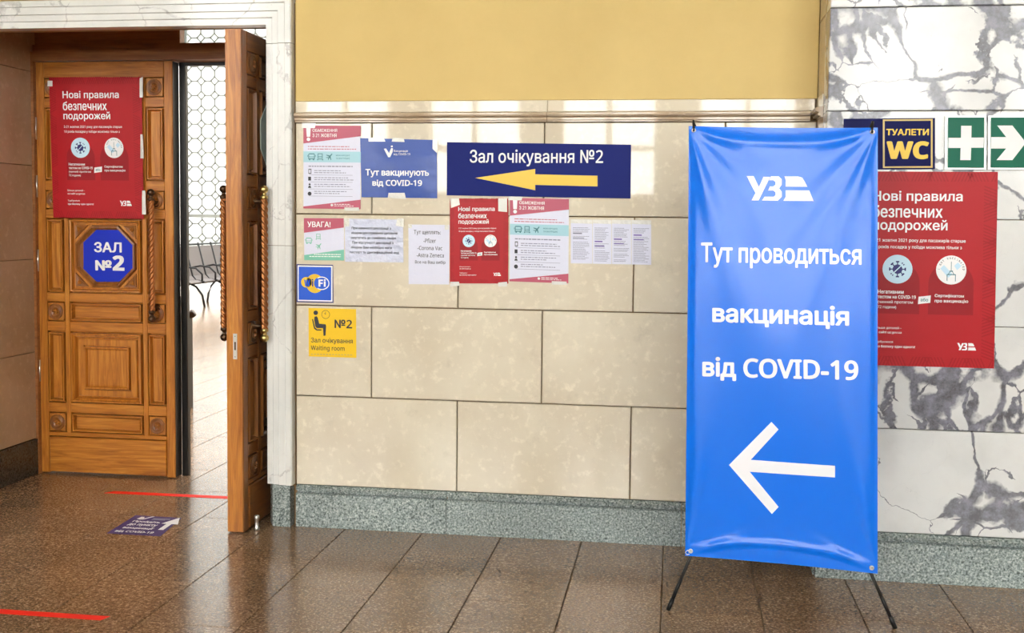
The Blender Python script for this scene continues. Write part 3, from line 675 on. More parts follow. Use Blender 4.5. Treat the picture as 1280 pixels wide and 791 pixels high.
def red_poster(label, Y, quad, loc, group=None, fine=True, seed=0, pl=None):
    """quad: lower left, lower right, upper right, upper left in plane coordinates"""
    pl = pl or wallplane(Y); t = thing('safety_poster', label, 'poster', loc, group)
    (ax, ay), (bx, by), (cx, cy), (dx, dy) = quad
    def f(u, v):                                          # u from left, v from the top
        v = 1 - v; return ((ax * (1 - u) + bx * u) * (1 - v) + (dx * (1 - u) + cx * u) * v, (ay * (1 - u) + by * u) * (1 - v) + (dy * (1 - u) + cy * u) * v)
    g = Plane(pl(*f(0, 1)), pl(*f(1, 1)) - pl(*f(0, 1)), pl(*f(0, 0)) - pl(*f(0, 1)), pl.n)   # unit plane, v up
    sheet('sheet', t, pl, quad, M['red'], .0014, .001)
    H = .0032; wd_ = g.u.length; ht = g.v.length; asp = wd_ / ht
    st = []                                               # embossed-looking border stripes
    m0 = .085
    def hatch(u0, u1, v0, v1, n, d):
        for i in range(n):
            a, b = i / n, (i + .45) / n
            if d == 'h':
                s = .03 * (1 if (i // 6) % 2 else -1); w0, w1 = u0 + (u1 - u0) * a, u0 + (u1 - u0) * b
                q = [(w0, v0), (w1, v0), (w1 + s, v1), (w0 + s, v1)]
            else:
                s = .025 * (1 if (i // 6) % 2 else -1); w0, w1 = v0 + (v1 - v0) * a, v0 + (v1 - v0) * b
                q = [(u0, w0), (u1, w0 + s), (u1, w1 + s), (u0, w1)]
            st.append([(min(1, max(0, p)), min(1, max(0, r))) for p, r in q])
    hatch(.0, 1, .0, .05, 44, 'h'); hatch(.0, 1, .95, 1, 44, 'h'); hatch(0, .07, .06, .94, 54, 'v'); hatch(.91, 1, .06, .94, 54, 'v')
    polys('border_pattern', t, g, st, M['reded'], H - .0007)
    def T(s, u0, u1, v0, v1, mat=M['white'], bold=.02, res=2): return text(t, g, s, u0, u1, 1 - v1, 1 - v0, mat, H + .0006, bold, res)
    T('Нові правила', .145, .765, .098, .163); T('безпечних', .145, .63, .172, .236); T('подорожей', .148, .665, .245, .312)
    T('З 21 жовтня 2021 року для пасажирів старше', .15, .79, .342, .364, bold=.01, res=1)
    T('18 років посадка у поїзди можлива тільки з', .15, .765, .376, .398, bold=.01, res=1)
    for c in (.325, .695):
        r = .155; pts = [(c - r, .27), (c + r, .27)] + [(c + r * math.cos(a), .43 + r * asp * math.sin(a)) for a in [PI * k / 16 for k in range(17)]]
        poly('arch', t, g, pts, M['reddk'], H - .0004)
        poly('disc', t, g, [(c + .104 * math.cos(a), .50 + .104 * asp * math.sin(a)) for a in [2 * PI * k / 32 for k in range(32)]], M['cyan'] if c < .5 else M['white'], H)
    c = .325; E_ = lambda r, a, x=c: (x + r * math.cos(a), .50 + r * asp * math.sin(a))
    vir = [[E_(.034, 2 * PI * k / 20) for k in range(20)]]
    for k in range(8):
        a = k * PI / 4; vir.append([E_(.03, a - .13), E_(.056, a - .06), E_(.056, a + .06), E_(.03, a + .13)]); vir.append([E_(.050, a - .22), E_(.060, a - .2), E_(.060, a + .2), E_(.050, a + .22)])
    polys('virus_icon', t, g, vir, M['bnav'], H + .0006)
    poly('strike_line', t, g, [E_(.07, PI * 1.25 - .05), E_(.07, PI * 1.25 + .05), E_(.07, PI * .25 - .05), E_(.07, PI * .25 + .05)], M['cyan'], H + .0009)
    c2 = .695; Q = lambda x, y: (c2 + x, .50 + y * asp)
    polys('plaster_icon', t, g, [[Q(-.075, .01), Q(-.05, .035), Q(.01, -.03), Q(-.02, -.055)], [Q(.02, .03), Q(.045, .055), Q(.07, .03), Q(.04, .0)]], M['cyan'], H + .0005)
    polys('syringe_icon', t, g, [[Q(-.002, .06), Q(.002, .06), Q(.002, -.01), Q(-.002, -.01)], [Q(-.012, -.005), Q(.012, -.005), Q(.012, -.012), Q(-.012, -.012)], [Q(-.010, -.012), Q(-.006, -.012), Q(-.016, -.03), Q(-.022, -.03)], [Q(.006, -.012), Q(.010, -.012), Q(.022, -.03), Q(.016, -.03)],
           [Q(-.030, -.030), Q(.032, -.030), Q(.032, -.036), Q(-.030, -.036)], [Q(-.030, -.03), Q(-.025, -.03), Q(-.025, -.08), Q(-.030, -.075)], [Q(.027, -.03), Q(.032, -.03), Q(.032, -.08), Q(.027, -.083)]], M['tealink'], H + .0007)
    s = 'I GOT VACCINATED'; vs, fs = [], []
    for i, ch in enumerate(s):
        if ch == ' ': continue
        a = PI * (.98 - .96 * i / (len(s) - 1)); gv, gf = glyphs(ch, .02, 0, 1); n = len(vs); cw, chh = (.004 if ch == 'I' else .010), .015
        for p, q, _k in gv:
            lx, ly = (p - .5) * cw, .078 + q * chh
            vs.append(g(c2 + lx * math.sin(a) + ly * math.cos(a), .50 + asp * (-lx * math.cos(a) + ly * math.sin(a)), H + .0008 + _k))
        fs += [tuple(x + n for x in q) for q in gf]
    mesh('lettering', vs, fs, M['ink'], t)
    T('Негативним', .19, .37, .607, .627, res=1); T('тестом на COVID-19', .19, .455, .634, .652, res=1); T('(чинний протягом', .19, .435, .661, .681, bold=.003, res=1); T('72 години)', .19, .32, .688, .707, bold=.003, res=1)
    poly('tag', t, g, [(.470, .322), (.555, .330), (.558, .368), (.474, .360)], M['white'], H + .0004); T('або', .487, .540, .646, .664, M['tealink'], res=1)
    T('Сертифікатом', .585, .785, .624, .644, res=1); T('про вакцинацію', .585, .815, .650, .671, res=1)
    T('Більше деталей –', .17, .36, .797, .812, bold=.005, res=1); T('на сайті uz.gov.ua', .17, .36, .820, .836, res=1)
    T('Турбуємося', .17, .30, .870, .885, bold=.005, res=1); T('про безпеку один одного!', .17, .455, .893, .910, res=1)
    uz_logo(t, g, .745, .875, 1 - .910, 1 - .873, M['white'], H + .0006)
    return t, g
def tapes(t, pl, lst, h=.004):
    for q in lst: sheet('tape', t, pl, q, M['tape'], .0006, h)
# red poster on the closed door leaf
YD = DY - .0195
def rq(x0, y0, x1, y1, Y): return pxpts(Y, [(x0, y1), (x1, y1), (x1, y0), (x0, y0)])
q = pxpts(YD, [(67, 272), (180, 273.5), (177, 96.5), (61.5, 96.5)])
red_poster('red safe travel poster taped on the closed oak door leaf', YD, q, (DOORX + .4, YD, 1.54), 'red safe travel posters', seed=1)
t = bpy.data.objects[[o.name for o in bpy.data.objects if o.name.startswith('safety_poster')][-1]]
tapes(t, wallplane(YD), [pxpts(YD, z) for z in ([(175, 122), (179, 122), (179, 96), (175, 98)], [(176, 198), (180, 198), (179, 168), (176, 168)], [(60, 108), (66, 108), (66, 101), (60, 101)], [(178, 268), (183, 268), (182, 238), (178, 238)])])
# right pilaster poster A1
YP = PF - .001
q = [(2.623, .941), (3.217, .941), (3.203, 1.773), (2.609, 1.773)]
red_poster('large red safe travel poster on the marble pilaster behind the banner', YP, q, (2.91, YP, .94), 'red safe travel posters')
# small red poster
q = pxpts(-.001, [(562.3, 354), (635.5, 354.3), (635.5, 248.5), (562.5, 248)])
red_poster('small red safe travel poster taped below the yellow arrow sign', -.001, q, ((q[0][0] + q[1][0]) / 2, 0, q[0][1]), 'red safe travel posters')
t = bpy.data.objects['safety_poster.002']
tapes(t, wallplane(-.001), [pxpts(0, z) for z in ([(564, 260), (575, 256), (574, 248), (563, 248)], [(623, 264), (634, 265), (634, 248), (623, 248)], [(563, 358), (575, 357), (574, 352), (563, 352)], [(623, 358), (634, 358), (634, 352), (623, 353)])])
# restriction posters ------------------------------------------------
def icons(t, g, asp, u, v, s, kinds, mat, h):
    """small bus, train and plane outlines"""
    R = lambda cx, x0, y0, x1, y1: [(cx + x0 * s, v + y0 * s * asp), (cx + x1 * s, v + y0 * s * asp), (cx + x1 * s, v + y1 * s * asp), (cx + x0 * s, v + y1 * s * asp)]
    for i, k in enumerate(kinds):
        cx = u[i]; L = []
        if k == 'bus': L = [R(cx, -.5, -.35, -.38, .4), R(cx, .38, -.35, .5, .4), R(cx, -.42, .36, .42, .5), R(cx, -.45, -.35, .45, -.22), R(cx, -.4, -.05, .4, .03), R(cx, -.4, -.5, -.2, -.35), R(cx, .2, -.5, .4, -.35), R(cx, -.62, 0, -.55, .25), R(cx, .55, 0, .62, .25)]
        if k == 'train': L = [R(cx, -.38, -.25, -.28, .45), R(cx, .28, -.25, .38, .45), R(cx, -.38, .4, .38, .5), R(cx, -.38, -.25, .38, -.15), R(cx, -.3, .02, .3, .1), R(cx, -.45, -.5, -.3, -.3), R(cx, .3, -.5, .45, -.3), R(cx, -.4, -.42, .4, -.36)]
        if k == 'plane':
            for pts in ([(-.1, -.1), (.05, -.2), (.5, .4), (.45, .5), (.35, .45)], [(-.45, .25), (-.35, .32), (.22, .18), (.05, .0)], [(.35, -.4), (.28, -.48), (.05, .0), (.22, .18)], [(-.5, -.1), (-.42, -.05), (-.05, -.05), (-.02, -.2)], [(-.1, -.5), (-.15, -.42), (-.12, -.1), (.02, -.18)]):
                L.append([(cx + a * s, v + b * s * asp) for a, b in pts])
        polys('%s_icon' % k, t, g, L, mat, h)
def words(n, u0, u1, y, hgt, rnd):                      # line of print too small to read
    L = []; x = u0
    while x < u1:
        w = rnd.uniform(.02, .075); L.append([(x, y), (min(x + w, u1), y), (min(x + w, u1), y + hgt), (x, y + hgt)]); x += w + .012
    return L
def restriction(label, quad, seed):
    t = thing('restriction_poster', label, 'poster', ((quad[0][0] + quad[1][0]) / 2, 0, quad[0][1]), 'travel restriction posters')
    pl = wallplane(-.001); A, B, D = pl(*quad[0]), pl(*quad[1]), pl(*quad[3]); g = Plane(A, B - A, D - A, (0, -1, 0)); asp = (B - A).length / (D - A).length
    sheet('sheet', t, pl, quad, M['paper'], .0012, .001); H = .0028; rnd = random.Random(seed)
    poly('header', t, g, [(0, .785), (1, .875), (1, 1), (0, 1)], M['pink'], H); poly('footer', t, g, [(0, 0), (1, 0), (1, .115), (0, .025)], M['pink'], H)
    poly('icon_band', t, g, [(0, .56), (1, .56), (1, .69), (0, .69)], M['teal'], H)
    text(t, g, 'ОБМЕЖЕННЯ', .16, .59, .925, .962, M['white'], H + .0006); text(t, g, 'З 21 ЖОВТНЯ', .16, .58, .862, .905, M['white'], H + .0006)
    polys('exclamation_mark', t, g, [[(.06, .865), (.12, .865), (.13, .99), (.05, .99)], circ(.09, .835, .032, 16, .022)], M['white'], H + .0006)
    icons(t, g, asp, (.145, .295, .45), .625, .115, ('bus', 'train', 'plane'), M['tealink'], H + .0006)
    text(t, g, 'МІЖНАРОДНІ', .57, .81, .632, .652, M['tealink'], H + .0006, res=1); text(t, g, 'ТА ВНУТРІШНІ', .57, .81, .598, .618, M['tealink'], H + .0006, res=1)
    L = words(0, .08, .80, .745, .009, rnd) + words(0, .08, .92, .715, .009, rnd)
    polys('print_lines', t, g, L, M['pink'], H)
    polys('print_lines', t, g, words(0, .09, .86, .505, .013, rnd), M['greyink'], H)
    L = []
    for y in (.455, .43, .37, .345, .29, .265, .205, .18): L += words(0, .19, rnd.uniform(.55, .88), y, .009, rnd)
    for y in (.405, .32, .235, .15): L.append([(.1, y), (.86, y), (.86, y + .004), (.1, y + .004)])
    polys('print_lines', t, g, L, M['greyink'], H)
    polys('document_icon', t, g, [[(.09, .42), (.14, .42), (.14, .48), (.09, .48)], [(.085, .338), (.135, .338), (.135, .385), (.085, .385)], [(.08, .25), (.14, .25), (.125, .275), (.095, .275)], circ(.11, .292, .018, 12, .013), circ(.11, .18, .034, 16, .024)], M['ink'], H)
    polys('document_screen', t, g, [[(.10, .43), (.13, .43), (.13, .47), (.10, .47)]], M['paper'], H + .0004)
    polys('footer_print', t, g, [circ(.5, .045, .022, 14, .015)] + words(0, .54, .82, .052, .008, rnd) + words(0, .54, .88, .034, .006, rnd), M['white'], H + .0004)
    tapes(t, g, [[(-.03, .97), (.2, .97), (.22, 1.03), (-.02, 1.03)], [(.72, -.02), (.98, -.02), (.97, .02), (.72, .02)]], .0036)
    return t, g
restriction('pink and white restriction notice with icon band, left of the blue vaccination sheet', pxpts(0, [(379.5, 260.5), (451, 261.5), (450.5, 158.5), (379.5, 157)]), 1)
restriction('pink and white restriction notice with icon band, right of the small red poster', pxpts(0, [(637, 351.5), (710.5, 354), (711.3, 248.5), (637.5, 247)]), 2)
# blue vaccination sheet
q = pxpts(0, [(452, 246.5), (546.8, 247.8), (546.3, 175), (450.5, 172.5)])
t = thing('vaccination_sheet', 'glossy blue vaccination sheet with white lettering, taped left of the arrow sign', 'poster', ((q[0][0] + q[1][0]) / 2, 0, q[0][1]))
wavy('sheet', t, wallplane(0), q, M['bluepaper'], .002, .004, 12, 10, 5)
textpx(t, 0, 'Тут вакцинують', 457, 536.5, 211.3, 221.8, M['white'], .0046, .028); textpx(t, 0, 'від COVID-19', 465.7, 527.8, 224.6, 233.8, M['white'], .0046, .028)
textpx(t, 0, 'Вакцинація', 492.5, 510, 187.2, 190.6, M['white'], .0046, .005, 1); textpx(t, 0, 'від COVID-19', 492.5, 513, 191.2, 194.6, M['white'], .0046, .005, 1)
polys('check_logo', t, wallplane(0), [pxpts(0, z) for z in ([(480, 186), (483, 185.5), (487, 192), (488, 196.5), (485.5, 196.5)], [(488, 196.5), (486.5, 191.5), (489.3, 185), (491.5, 185.5), (491, 190)], [(489, 182), (491.2, 182), (491.2, 184), (489, 184)])], M['white'], .0046)
tapes(t, wallplane(0), [pxpts(0, z) for z in ([(461, 177), (482, 177), (480, 172), (461, 172)], [(490, 177), (506, 177.5), (505, 173), (491, 172)], [(541, 186), (547, 192), (547, 174), (541, 174)], [(485, 247), (508, 249), (506, 241), (486, 241)])], .0044)
# arrow sign
q = pxpts(-.004, [(558.5, 244), (788, 248), (788.8, 180.7), (558.8, 177.6)])
t = thing('direction_sign', 'wide navy sign with white waiting hall lettering and a yellow arrow', 'sign', ((q[0][0] + q[1][0]) / 2, 0, q[0][1]))
sheet('plate', t, wallplane(0), q, M['navy'], .004, .002)
textpx(t, 0, 'Зал очікування №2', 587.5, 754, 187, 208, M['white'], .0068, .012, 3)
poly('arrow', t, wallplane(0), pxpts(0, [(540 + a * .2654, 160 + b * .2654) for a, b in ((205, 235), (487, 293), (487, 268), (780, 275), (780, 225), (487, 218), (487, 193))]), M['yprint'], .0068)
# attention sheet
q = pxpts(0, [(380.5, 325), (430.3, 325.5), (430, 273), (380, 272.5)])
t = thing('attention_notice', 'small notice with pink header and mint footer above the wireless plate', 'notice', ((q[0][0] + q[1][0]) / 2, 0, q[0][1]))
sheet('sheet', t, wallplane(0), q, M['paper'], .0012, .001)
A, B, D = [wallplane(0)(*q[i]) for i in (0, 1, 3)]; g = Plane(A, B - A, D - A, (0, -1, 0))
poly('header', t, g, [(0, .65), (1, .78), (1, 1), (0, 1)], M['pink'], .003); poly('footer', t, g, [(0, 0), (1, 0), (1, .26), (0, .12)], M['mint'], .003)
text(t, g, 'УВАГА!', .09, .67, .785, .92, M['white'], .0036, .02)
icons(t, g, 1, (.12, .36, .36), .46, .15, ('bus',), M['mint'], .003); icons(t, g, 1, (.36,), .56, .14, ('train',), M['mint'], .003); icons(t, g, 1, (.36,), .33, .15, ('plane',), M['mint'], .003)
polys('print_lines', t, g, words(0, .25, .92, .13, .02, random.Random(4)) + words(0, .13, .92, .08, .02, random.Random(5)), M['white'], .0034)
# crumpled text sheet
q = pxpts(0, [(431.5, 327), (504.5, 328), (504, 274.5), (431, 273)])
t = thing('declaration_notice', 'crumpled white sheet of six printed lines beside the pink and mint notice', 'notice', ((q[0][0] + q[1][0]) / 2, 0, q[0][1]))
wavy('sheet', t, wallplane(0), q, M['paperg'], .004, .0045, 14, 12, 9)
for i, (s, x0, x1) in enumerate((('При наявності декларації з', 440, 489), ('лікарем для отримання щеплення', 439.5, 497), ('звертатись до сімейного лікаря.', 438.5, 496), ('При відсутності декларації з', 440.5, 492), ('лікарем Вам необхідно мати', 439, 490), ('паспорт та ідентифікаційний код', 437.5, 499))):
    y = 268 + (150 + i * 58.5) / 9.7; textpx(t, 0, s, x0, x1, y, y + 4, M['ink'], .0052, .012, 1)
tapes(t, wallplane(0), [pxpts(0, z) for z in ([(495, 282), (505, 284), (505, 273), (497, 273)], [(431, 283), (437, 283), (437, 273), (431, 273)])], .005)
# vaccines sheet
q = pxpts(0, [(511, 355), (561.5, 355.5), (562, 281), (510.5, 280.5)])
t = thing('vaccine_list_sheet', 'plain white sheet listing vaccine names, left of the small red poster', 'notice', ((q[0][0] + q[1][0]) / 2, 0, q[0][1]))
sheet('sheet', t, wallplane(0), q, M['paper'], .0012, .001)
for s, x0, x1, y0, y1 in (('Тут щеплять:', 517.5, 551, 287.5, 294), ('-Pfizer', 529.5, 545, 298, 303.5), ('-Corona Vac', 522, 553, 307.5, 312.5), ('-Astra Zeneca', 521, 555, 316.5, 321.5), ('Все на Ваш вибір', 519, 557, 325.5, 330.5)): textpx(t, 0, s, x0, x1, y0, y1, M['ink'], .003, .01, 2)
tapes(t, wallplane(0), [pxpts(0, z) for z in ([(510.5, 285), (515, 285), (515, 280), (510.5, 280)], [(556, 287), (561, 287), (561, 281), (556, 281)])], .003)
# four small text sheets
xs = [(713.5, 740.5), (741, 764.5), (765, 789), (789.5, 814)]
lab = ('leftmost of the four small printed sheets, under a tape corner', 'second of the four small printed sheets from the left', 'third of the four small printed sheets from the left', 'rightmost of the four small printed sheets, nearest the banner')
for i, (a, b) in enumerate(xs):
    q = pxpts(0, [(a, 329 + i * .5), (b, 329.5 + i * .5), (b, 275.5 + i * .3), (a, 275 + i * .3)])
    t = thing('information_sheet', lab[i], 'notice', ((q[0][0] + q[1][0]) / 2, 0, q[0][1]), 'small printed sheets in a row')
    sheet('sheet', t, wallplane(0), q, M['paper'], .0012, .001 + .0002 * (i % 2)); A, B, D = [wallplane(0)(*q[j]) for j in (0, 1, 3)]; g = Plane(A, B - A, D - A, (0, -1, 0))
    rnd = random.Random(20 + i); L = []; y = .82
    hl = (.68, .50, .56, .66)[i]
    while y > .06:
        if rnd.random() > .1 and abs(y - hl) > .03: L += words(0, .1, rnd.uniform(.6, .9), y, .012, rnd)
        y -= .033
    polys('print_lines', t, g, L, M['greyink'], .0028)
    polys('heading_lines', t, g, [[(.1, hl), (.52, hl), (.52, hl + .03), (.1, hl + .03)], [(.1, hl - .10), (.62, hl - .10), (.62, hl - .08), (.1, hl - .08)]], M['purpleink'] if i else M['greyink'], .0032)
    tapes(t, g, [[(.0, .93), (1, .92), (1, 1.02), (.0, 1.02)]], .003)
# wireless plate
q = pxpts(0, [(371, 377.5), (417, 378.5), (416.5, 331), (371, 330)])
t = thing('wireless_plate', 'small blue plate with wireless logo in a yellow cloud by the door surround', 'sign', ((q[0][0] + q[1][0]) / 2, 0, q[0][1]))
sheet('plate', t, wallplane(0), q, M['bnav'], .003, .001)
A, B, D = [wallplane(0)(*q[i]) for i in (0, 1, 3)]; g = Plane(A, B - A, D - A, (0, -1, 0))
poly('border', t, g, [(.03, .03), (.975, .03), (.975, .97), (.03, .97)], M['white'], .0044); poly('field', t, g, [(.06, .065), (.94, .065), (.94, .935), (.06, .935)], M['wifi'], .0048)
polys('cloud', t, g, [circ(.50, .50, .24, 26, .25), circ(.27, .53, .145, 20, .14)], M['yprint'], .0052)
polys('cloud_outline', t, g, [circ(.69, .51, .205, 26, .175)], M['white'], .0056)
polys('cloud_core', t, g, [circ(.69, .51, .18, 26, .15)], M['wifi'], .0059); polys('cloud_core', t, g, [circ(.58, .51, .10, 12, .14, PI / 2, 1.5 * PI)], M['wifi'], .0061)
text(t, g, 'W', .21, .38, .42, .60, M['wifi'], .0064, .055); text(t, g, 'i', .42, .46, .42, .62, M['bnav'], .0064, .055); text(t, g, 'Fi', .60, .80, .42, .62, M['white'], .0068, .055)
# waiting room sticker
q = pxpts(0, [(386.3, 445.3), (445.6, 447), (445.2, 386.3), (385.8, 384.7)])
t = thing('waiting_room_sign', 'square yellow waiting room sign with black seated figure', 'sign', ((q[0][0] + q[1][0]) / 2, 0, q[0][1]))
sheet('plate', t, wallplane(0), q, M['ysheet'], .002, .001)
k_ = lambda a, b: (368 + a / 6.378, 326 + b / 6.378)
pg = [[(162, 445), (178, 440), (188, 452), (200, 500), (250, 505), (255, 518), (250, 595), (234, 597), (230, 535), (180, 535), (168, 520), (160, 470)], [(142, 466), (150, 462), (166, 528), (182, 545), (218, 545), (218, 554), (178, 554), (158, 538)]]
polys('seated_figure', t, wallplane(0), [pxpts(0, [k_(*p) for p in z]) for z in pg] + [pxpts(0, [k_(172 + 18 * math.cos(a * PI / 10), 413 + 18 * math.sin(a * PI / 10)) for a in range(20)])], M['ink'], .0036)
cc = pxpts(0, [k_(251, 427)])[0]
polys('clock_icon', t, wallplane(0), ringq(cc[0], cc[1], .0195, .0215, 24) + [seg(cc[0], cc[1], cc[0] - .001, cc[1] + .014, .002), seg(cc[0], cc[1], cc[0] - .006, cc[1] + .006, .002)], M['ink'], .0036)
textpx(t, 0, '№2', *[k_(a, 0)[0] for a in (322, 462)], *[k_(0, b)[1] for b in (468, 536)], M['ink'], .0036, .02, 3)
textpx(t, 0, 'Зал очікування', *[k_(a, 0)[0] for a in (134, 467)], *[k_(0, b)[1] for b in (614, 664)], M['ink'], .0036, .012)
textpx(t, 0, 'Waiting room', *[k_(a, 0)[0] for a in (134, 402)], *[k_(0, b)[1] for b in (676, 724)], M['ink'], .0036, .012)
polys('footer_print', t, wallplane(0), [pxpts(0, [k_(a, 744 + a * .02), k_(a + 16, 744 + a * .02), k_(a + 16, 736 + a * .02), k_(a, 736 + a * .02)]) for a in range(134, 450, 24)], M['gold'], .0036)
# signs on the pilaster
q = pxpts(YP, [(1054.5, 212), (1168.3, 211.5), (1168.5, 147.5), (1054.5, 148.5)])
t = thing('toilet_sign', 'dark blue toilet sign with thin gold border and yellow letters', 'sign', ((q[0][0] + q[1][0]) / 2, YP, q[0][1]))
pp = wallplane(YP); sheet('plate', t, pp, q, M['navyd'], .004, .001)
fr_o = pxpts(YP, [(1103.3, 210), (1165.5, 209.7), (1165.5, 148.8), (1103.3, 149.3)]); fr_i = pxpts(YP, [(1105.5, 208), (1163.2, 207.7), (1163.2, 151), (1105.5, 151.4)])
poly('gold_border', t, pp, fr_o, M['gold'], .0056); poly('field', t, pp, fr_i, M['navyd'], .0059)
textpx(t, YP, 'ТУАЛЕТИ', 1107.3, 1160.7, 161.2, 169.2, M['yprint'], .0064, .03); textpx(t, YP, 'WC', 1107.5, 1160.7, 176.5, 199, M['yprint'], .0064, .065, 3)
def green_sign(x0, x1, label, shapes, sx):
    q = pxpts(YP, [(x0 - .6, 211.8), (x1 - .6, 211.8), (x1, 145.3), (x0, 145.3)])
    t = thing('first_aid_sign', label, 'sign', ((q[0][0] + q[1][0]) / 2, YP, q[0][1]), 'green first aid signs')
    sheet('sign_frame', t, pp, q, M['steel'], .016, .001)
    a, b = q[0], q[2]; i = .006
    sheet('white_edge', t, pp, [(a[0] + .004, a[1] + .005), (b[0] - .004 - (b[0] - q[1][0]), a[1] + .005), (b[0] - .004, b[1] - .005), (q[3][0] + .004, b[1] - .005)], M['white'], .001, .0165)
    sheet('plate', t, pp, [(a[0] + .010, a[1] + .0065), (q[1][0] - .008, a[1] + .0065), (b[0] - .008, b[1] - .006), (q[3][0] + .010, b[1] - .006)], M['green'], .001, .0172)
    polys('symbol', t, pp, [pxpts(YP, [(1170 + u / 7.91, 130 + v / 7.91) for u, v in z]) for z in shapes], M['white'], .0192)
green_sign(1180.8, 1231.5, 'green sign with a white cross in a metal frame', [[(237, 218), (340, 218), (338, 335), (462, 335), (458, 435), (336, 435), (332, 557), (228, 557), (232, 437), (110, 437), (112, 337), (235, 337)]], 0)
green_sign(1234.2, 1286, 'green sign with a white arrow pointing right, cut by the frame edge', [[(533, 330), (680, 330), (592, 216), (742, 216), (875, 385), (742, 557), (585, 557), (680, 443), (530, 443)]], 0)
# pale sheet on the open leaf (on its panelled face, world x = -.2)
lpn = Plane((-.2, 0, 0), (0, 1, 0), (0, 0, 1), (1, 0, 0))
t = thing('octagonal_plate', 'pale octagonal sheet on the open door leaf, mostly hidden by the jamb', 'sign', (-.19, .165, 1.79))
sheet('sheet', t, lpn, [(-.01, 1.89), (.09, 1.79), (.24, 1.79), (.34, 1.89), (.34, 2.03), (.24, 2.13), (.09, 2.13), (-.01, 2.03)], M['acrylic'], .004, .022)
# ---------------------------------------------------------------- floor markings
fp = Plane((0, 0, 0), (1, 0, 0), (0, 1, 0), (0, 0, 1))
def flq(pts): return [(FL(x, y).x, FL(x, y).y) for x, y in pts]
t = mesh('floor_tape', *loft([[fp(a, b, h) for a, b in [(-1.27, .435), (-.42, .445), (-.42, .495), (-1.24, .485)]] for h in (.0005, .0015)]), M['redtape'])
tagm(t, 'red tape strip on the floor just outside the closed oak leaf', 'floor tape', 'red floor tapes')
t = mesh('floor_tape', *loft([[fp(a, b, h) for a, b in [(-1.9, -1.405), (-.288, -1.405), (-.272, -1.36), (-1.9, -1.36)]] for h in (.0005, .0015)]), M['redtape'])
tagm(t, 'red tape strip on the floor at the lower left, nearest the viewer', 'floor tape', 'red floor tapes')
c4 = [Vector((*p, 0)) for p in flq([(133.5, 666.5), (200.5, 670.3), (227, 647.5), (169.5, 644)])]
t = thing('floor_sticker', 'purple floor sticker with white lettering and arrow towards the doorway', 'floor sticker', (c4[0].x + .15, c4[0].y + .15, 0))
sheet('sticker', t, fp, [(v.x, v.y) for v in c4], M['purple'], .0008, .0005)
g = Plane(c4[0], c4[1] - c4[0], c4[3] - c4[0], (0, 0, 1))
for s, x0, x1, y0, y1 in (('Пройдіть', .13, .66, .60, .72), ('до пункту', .13, .68, .42, .55), ('вакцинації', .13, .70, .26, .38), ('від COVID-19', .09, .80, .07, .19)): text(t, g, s, x0, x1, y0, y1, M['white'], .002, .03)
polys('check_logo', t, g, [[(.13, .80), (.20, .77), (.27, .80), (.22, .92), (.16, .92)], [(.20, .77), (.27, .78), (.40, .97), (.35, .97)]], M['white'], .002); polys('print_lines', t, g, [[(.42, .84), (.75, .84), (.75, .88), (.42, .88)], [(.42, .79), (.68, .79), (.68, .82), (.42, .82)]], M['greyink'], .002)
poly('arrow', t, g, [(.80, .30), (.90, .30), (.90, .62), (1.02, .62), (.88, .98), (.70, .62), (.80, .62)], M['white'], .002)
t = mesh('door_stop', *lathe([(.013, 0), (.013, .012), (.010, .016), (.010, .052), (.013, .055), (.013, .070), (.008, .074)], (-.165, -.109, 0), (0, 0, 1), 16), M['steel'], None, True)
tagm(t, 'small steel door stop on the floor beside the open leaf', 'door stop')
# ---------------------------------------------------------------- X stand banner
def dirv(a, b): return (Vector(b) - Vector(a))
BL, BR = Vector((1.929, -.888, .219)), Vector((2.655, -.982, .217))
TLc, TRc = W(861, 157.5, -.74), W(1097.3, 159.5, -.83)
bn = (BR - BL).cross(TLc - BL).normalized()
if bn.y > 0: bn = -bn
bt = thing('banner_stand', 'tall blue vaccination banner on a black folding X stand', 'banner stand', (2.3, -.80, 0))
def bdisp(u, v):
    w_, h_ = u * .735, v * 1.70; d = 0.0
    for cu, cv, ang, amp, wid, ln in ((0, 1, 74, .016, 6.5, .60), (1, 1, 70, .014, 7, .62), (0, 0, 82, .012, 5, .55), (1, 0, 79, .011, 5, .6), (0, 1, 20, .008, 8, .30), (1, 1, 18, .008, 8, .30), (0, 0, 22, .010, 7, .25), (1, 0, 24, .010, 7, .25), (0, 1, 52, .007, 9, .5), (1, 1, 50, .008, 9, .5)):
        dx = abs(w_ - cu * .735); dy = abs(h_ - cv * 1.70); r = math.hypot(dx, dy)
        if r < 1e-6: continue
        a = math.degrees(math.atan2(dy, dx)); g_ = (r / .16) / (1 + (r / .16) ** 1.2) * math.exp(-(r / ln) ** 2)
        d += 1.6 * amp * g_ * math.exp(-((a - ang) / wid) ** 2)
    yb = .012 + .062 * math.sin(PI * u) ** .55 if 0 < u < 1 else .012
    d += .008 * math.exp(-((h_ - yb) / .014) ** 2) * math.sin(PI * min(1, max(0, u))) ** .5
    yt = 1.70 - .01 - .05 * math.sin(PI * u) ** .6 if 0 < u < 1 else 1.69
    d += .006 * math.exp(-((h_ - yt) / .02) ** 2) * math.sin(PI * min(1, max(0, u))) ** .5
    e = min(w_, .735 - w_); d += -.010 * math.exp(-(e / .022) ** 2) * math.sin(PI * v) ** .4 if 0 < v < 1 else 0
    d += .012 * math.sin(PI * u) * math.sin(PI * v) + .0022 * math.sin(9 * u + 2.5 * v * 3) * math.sin(PI * v)
    return d
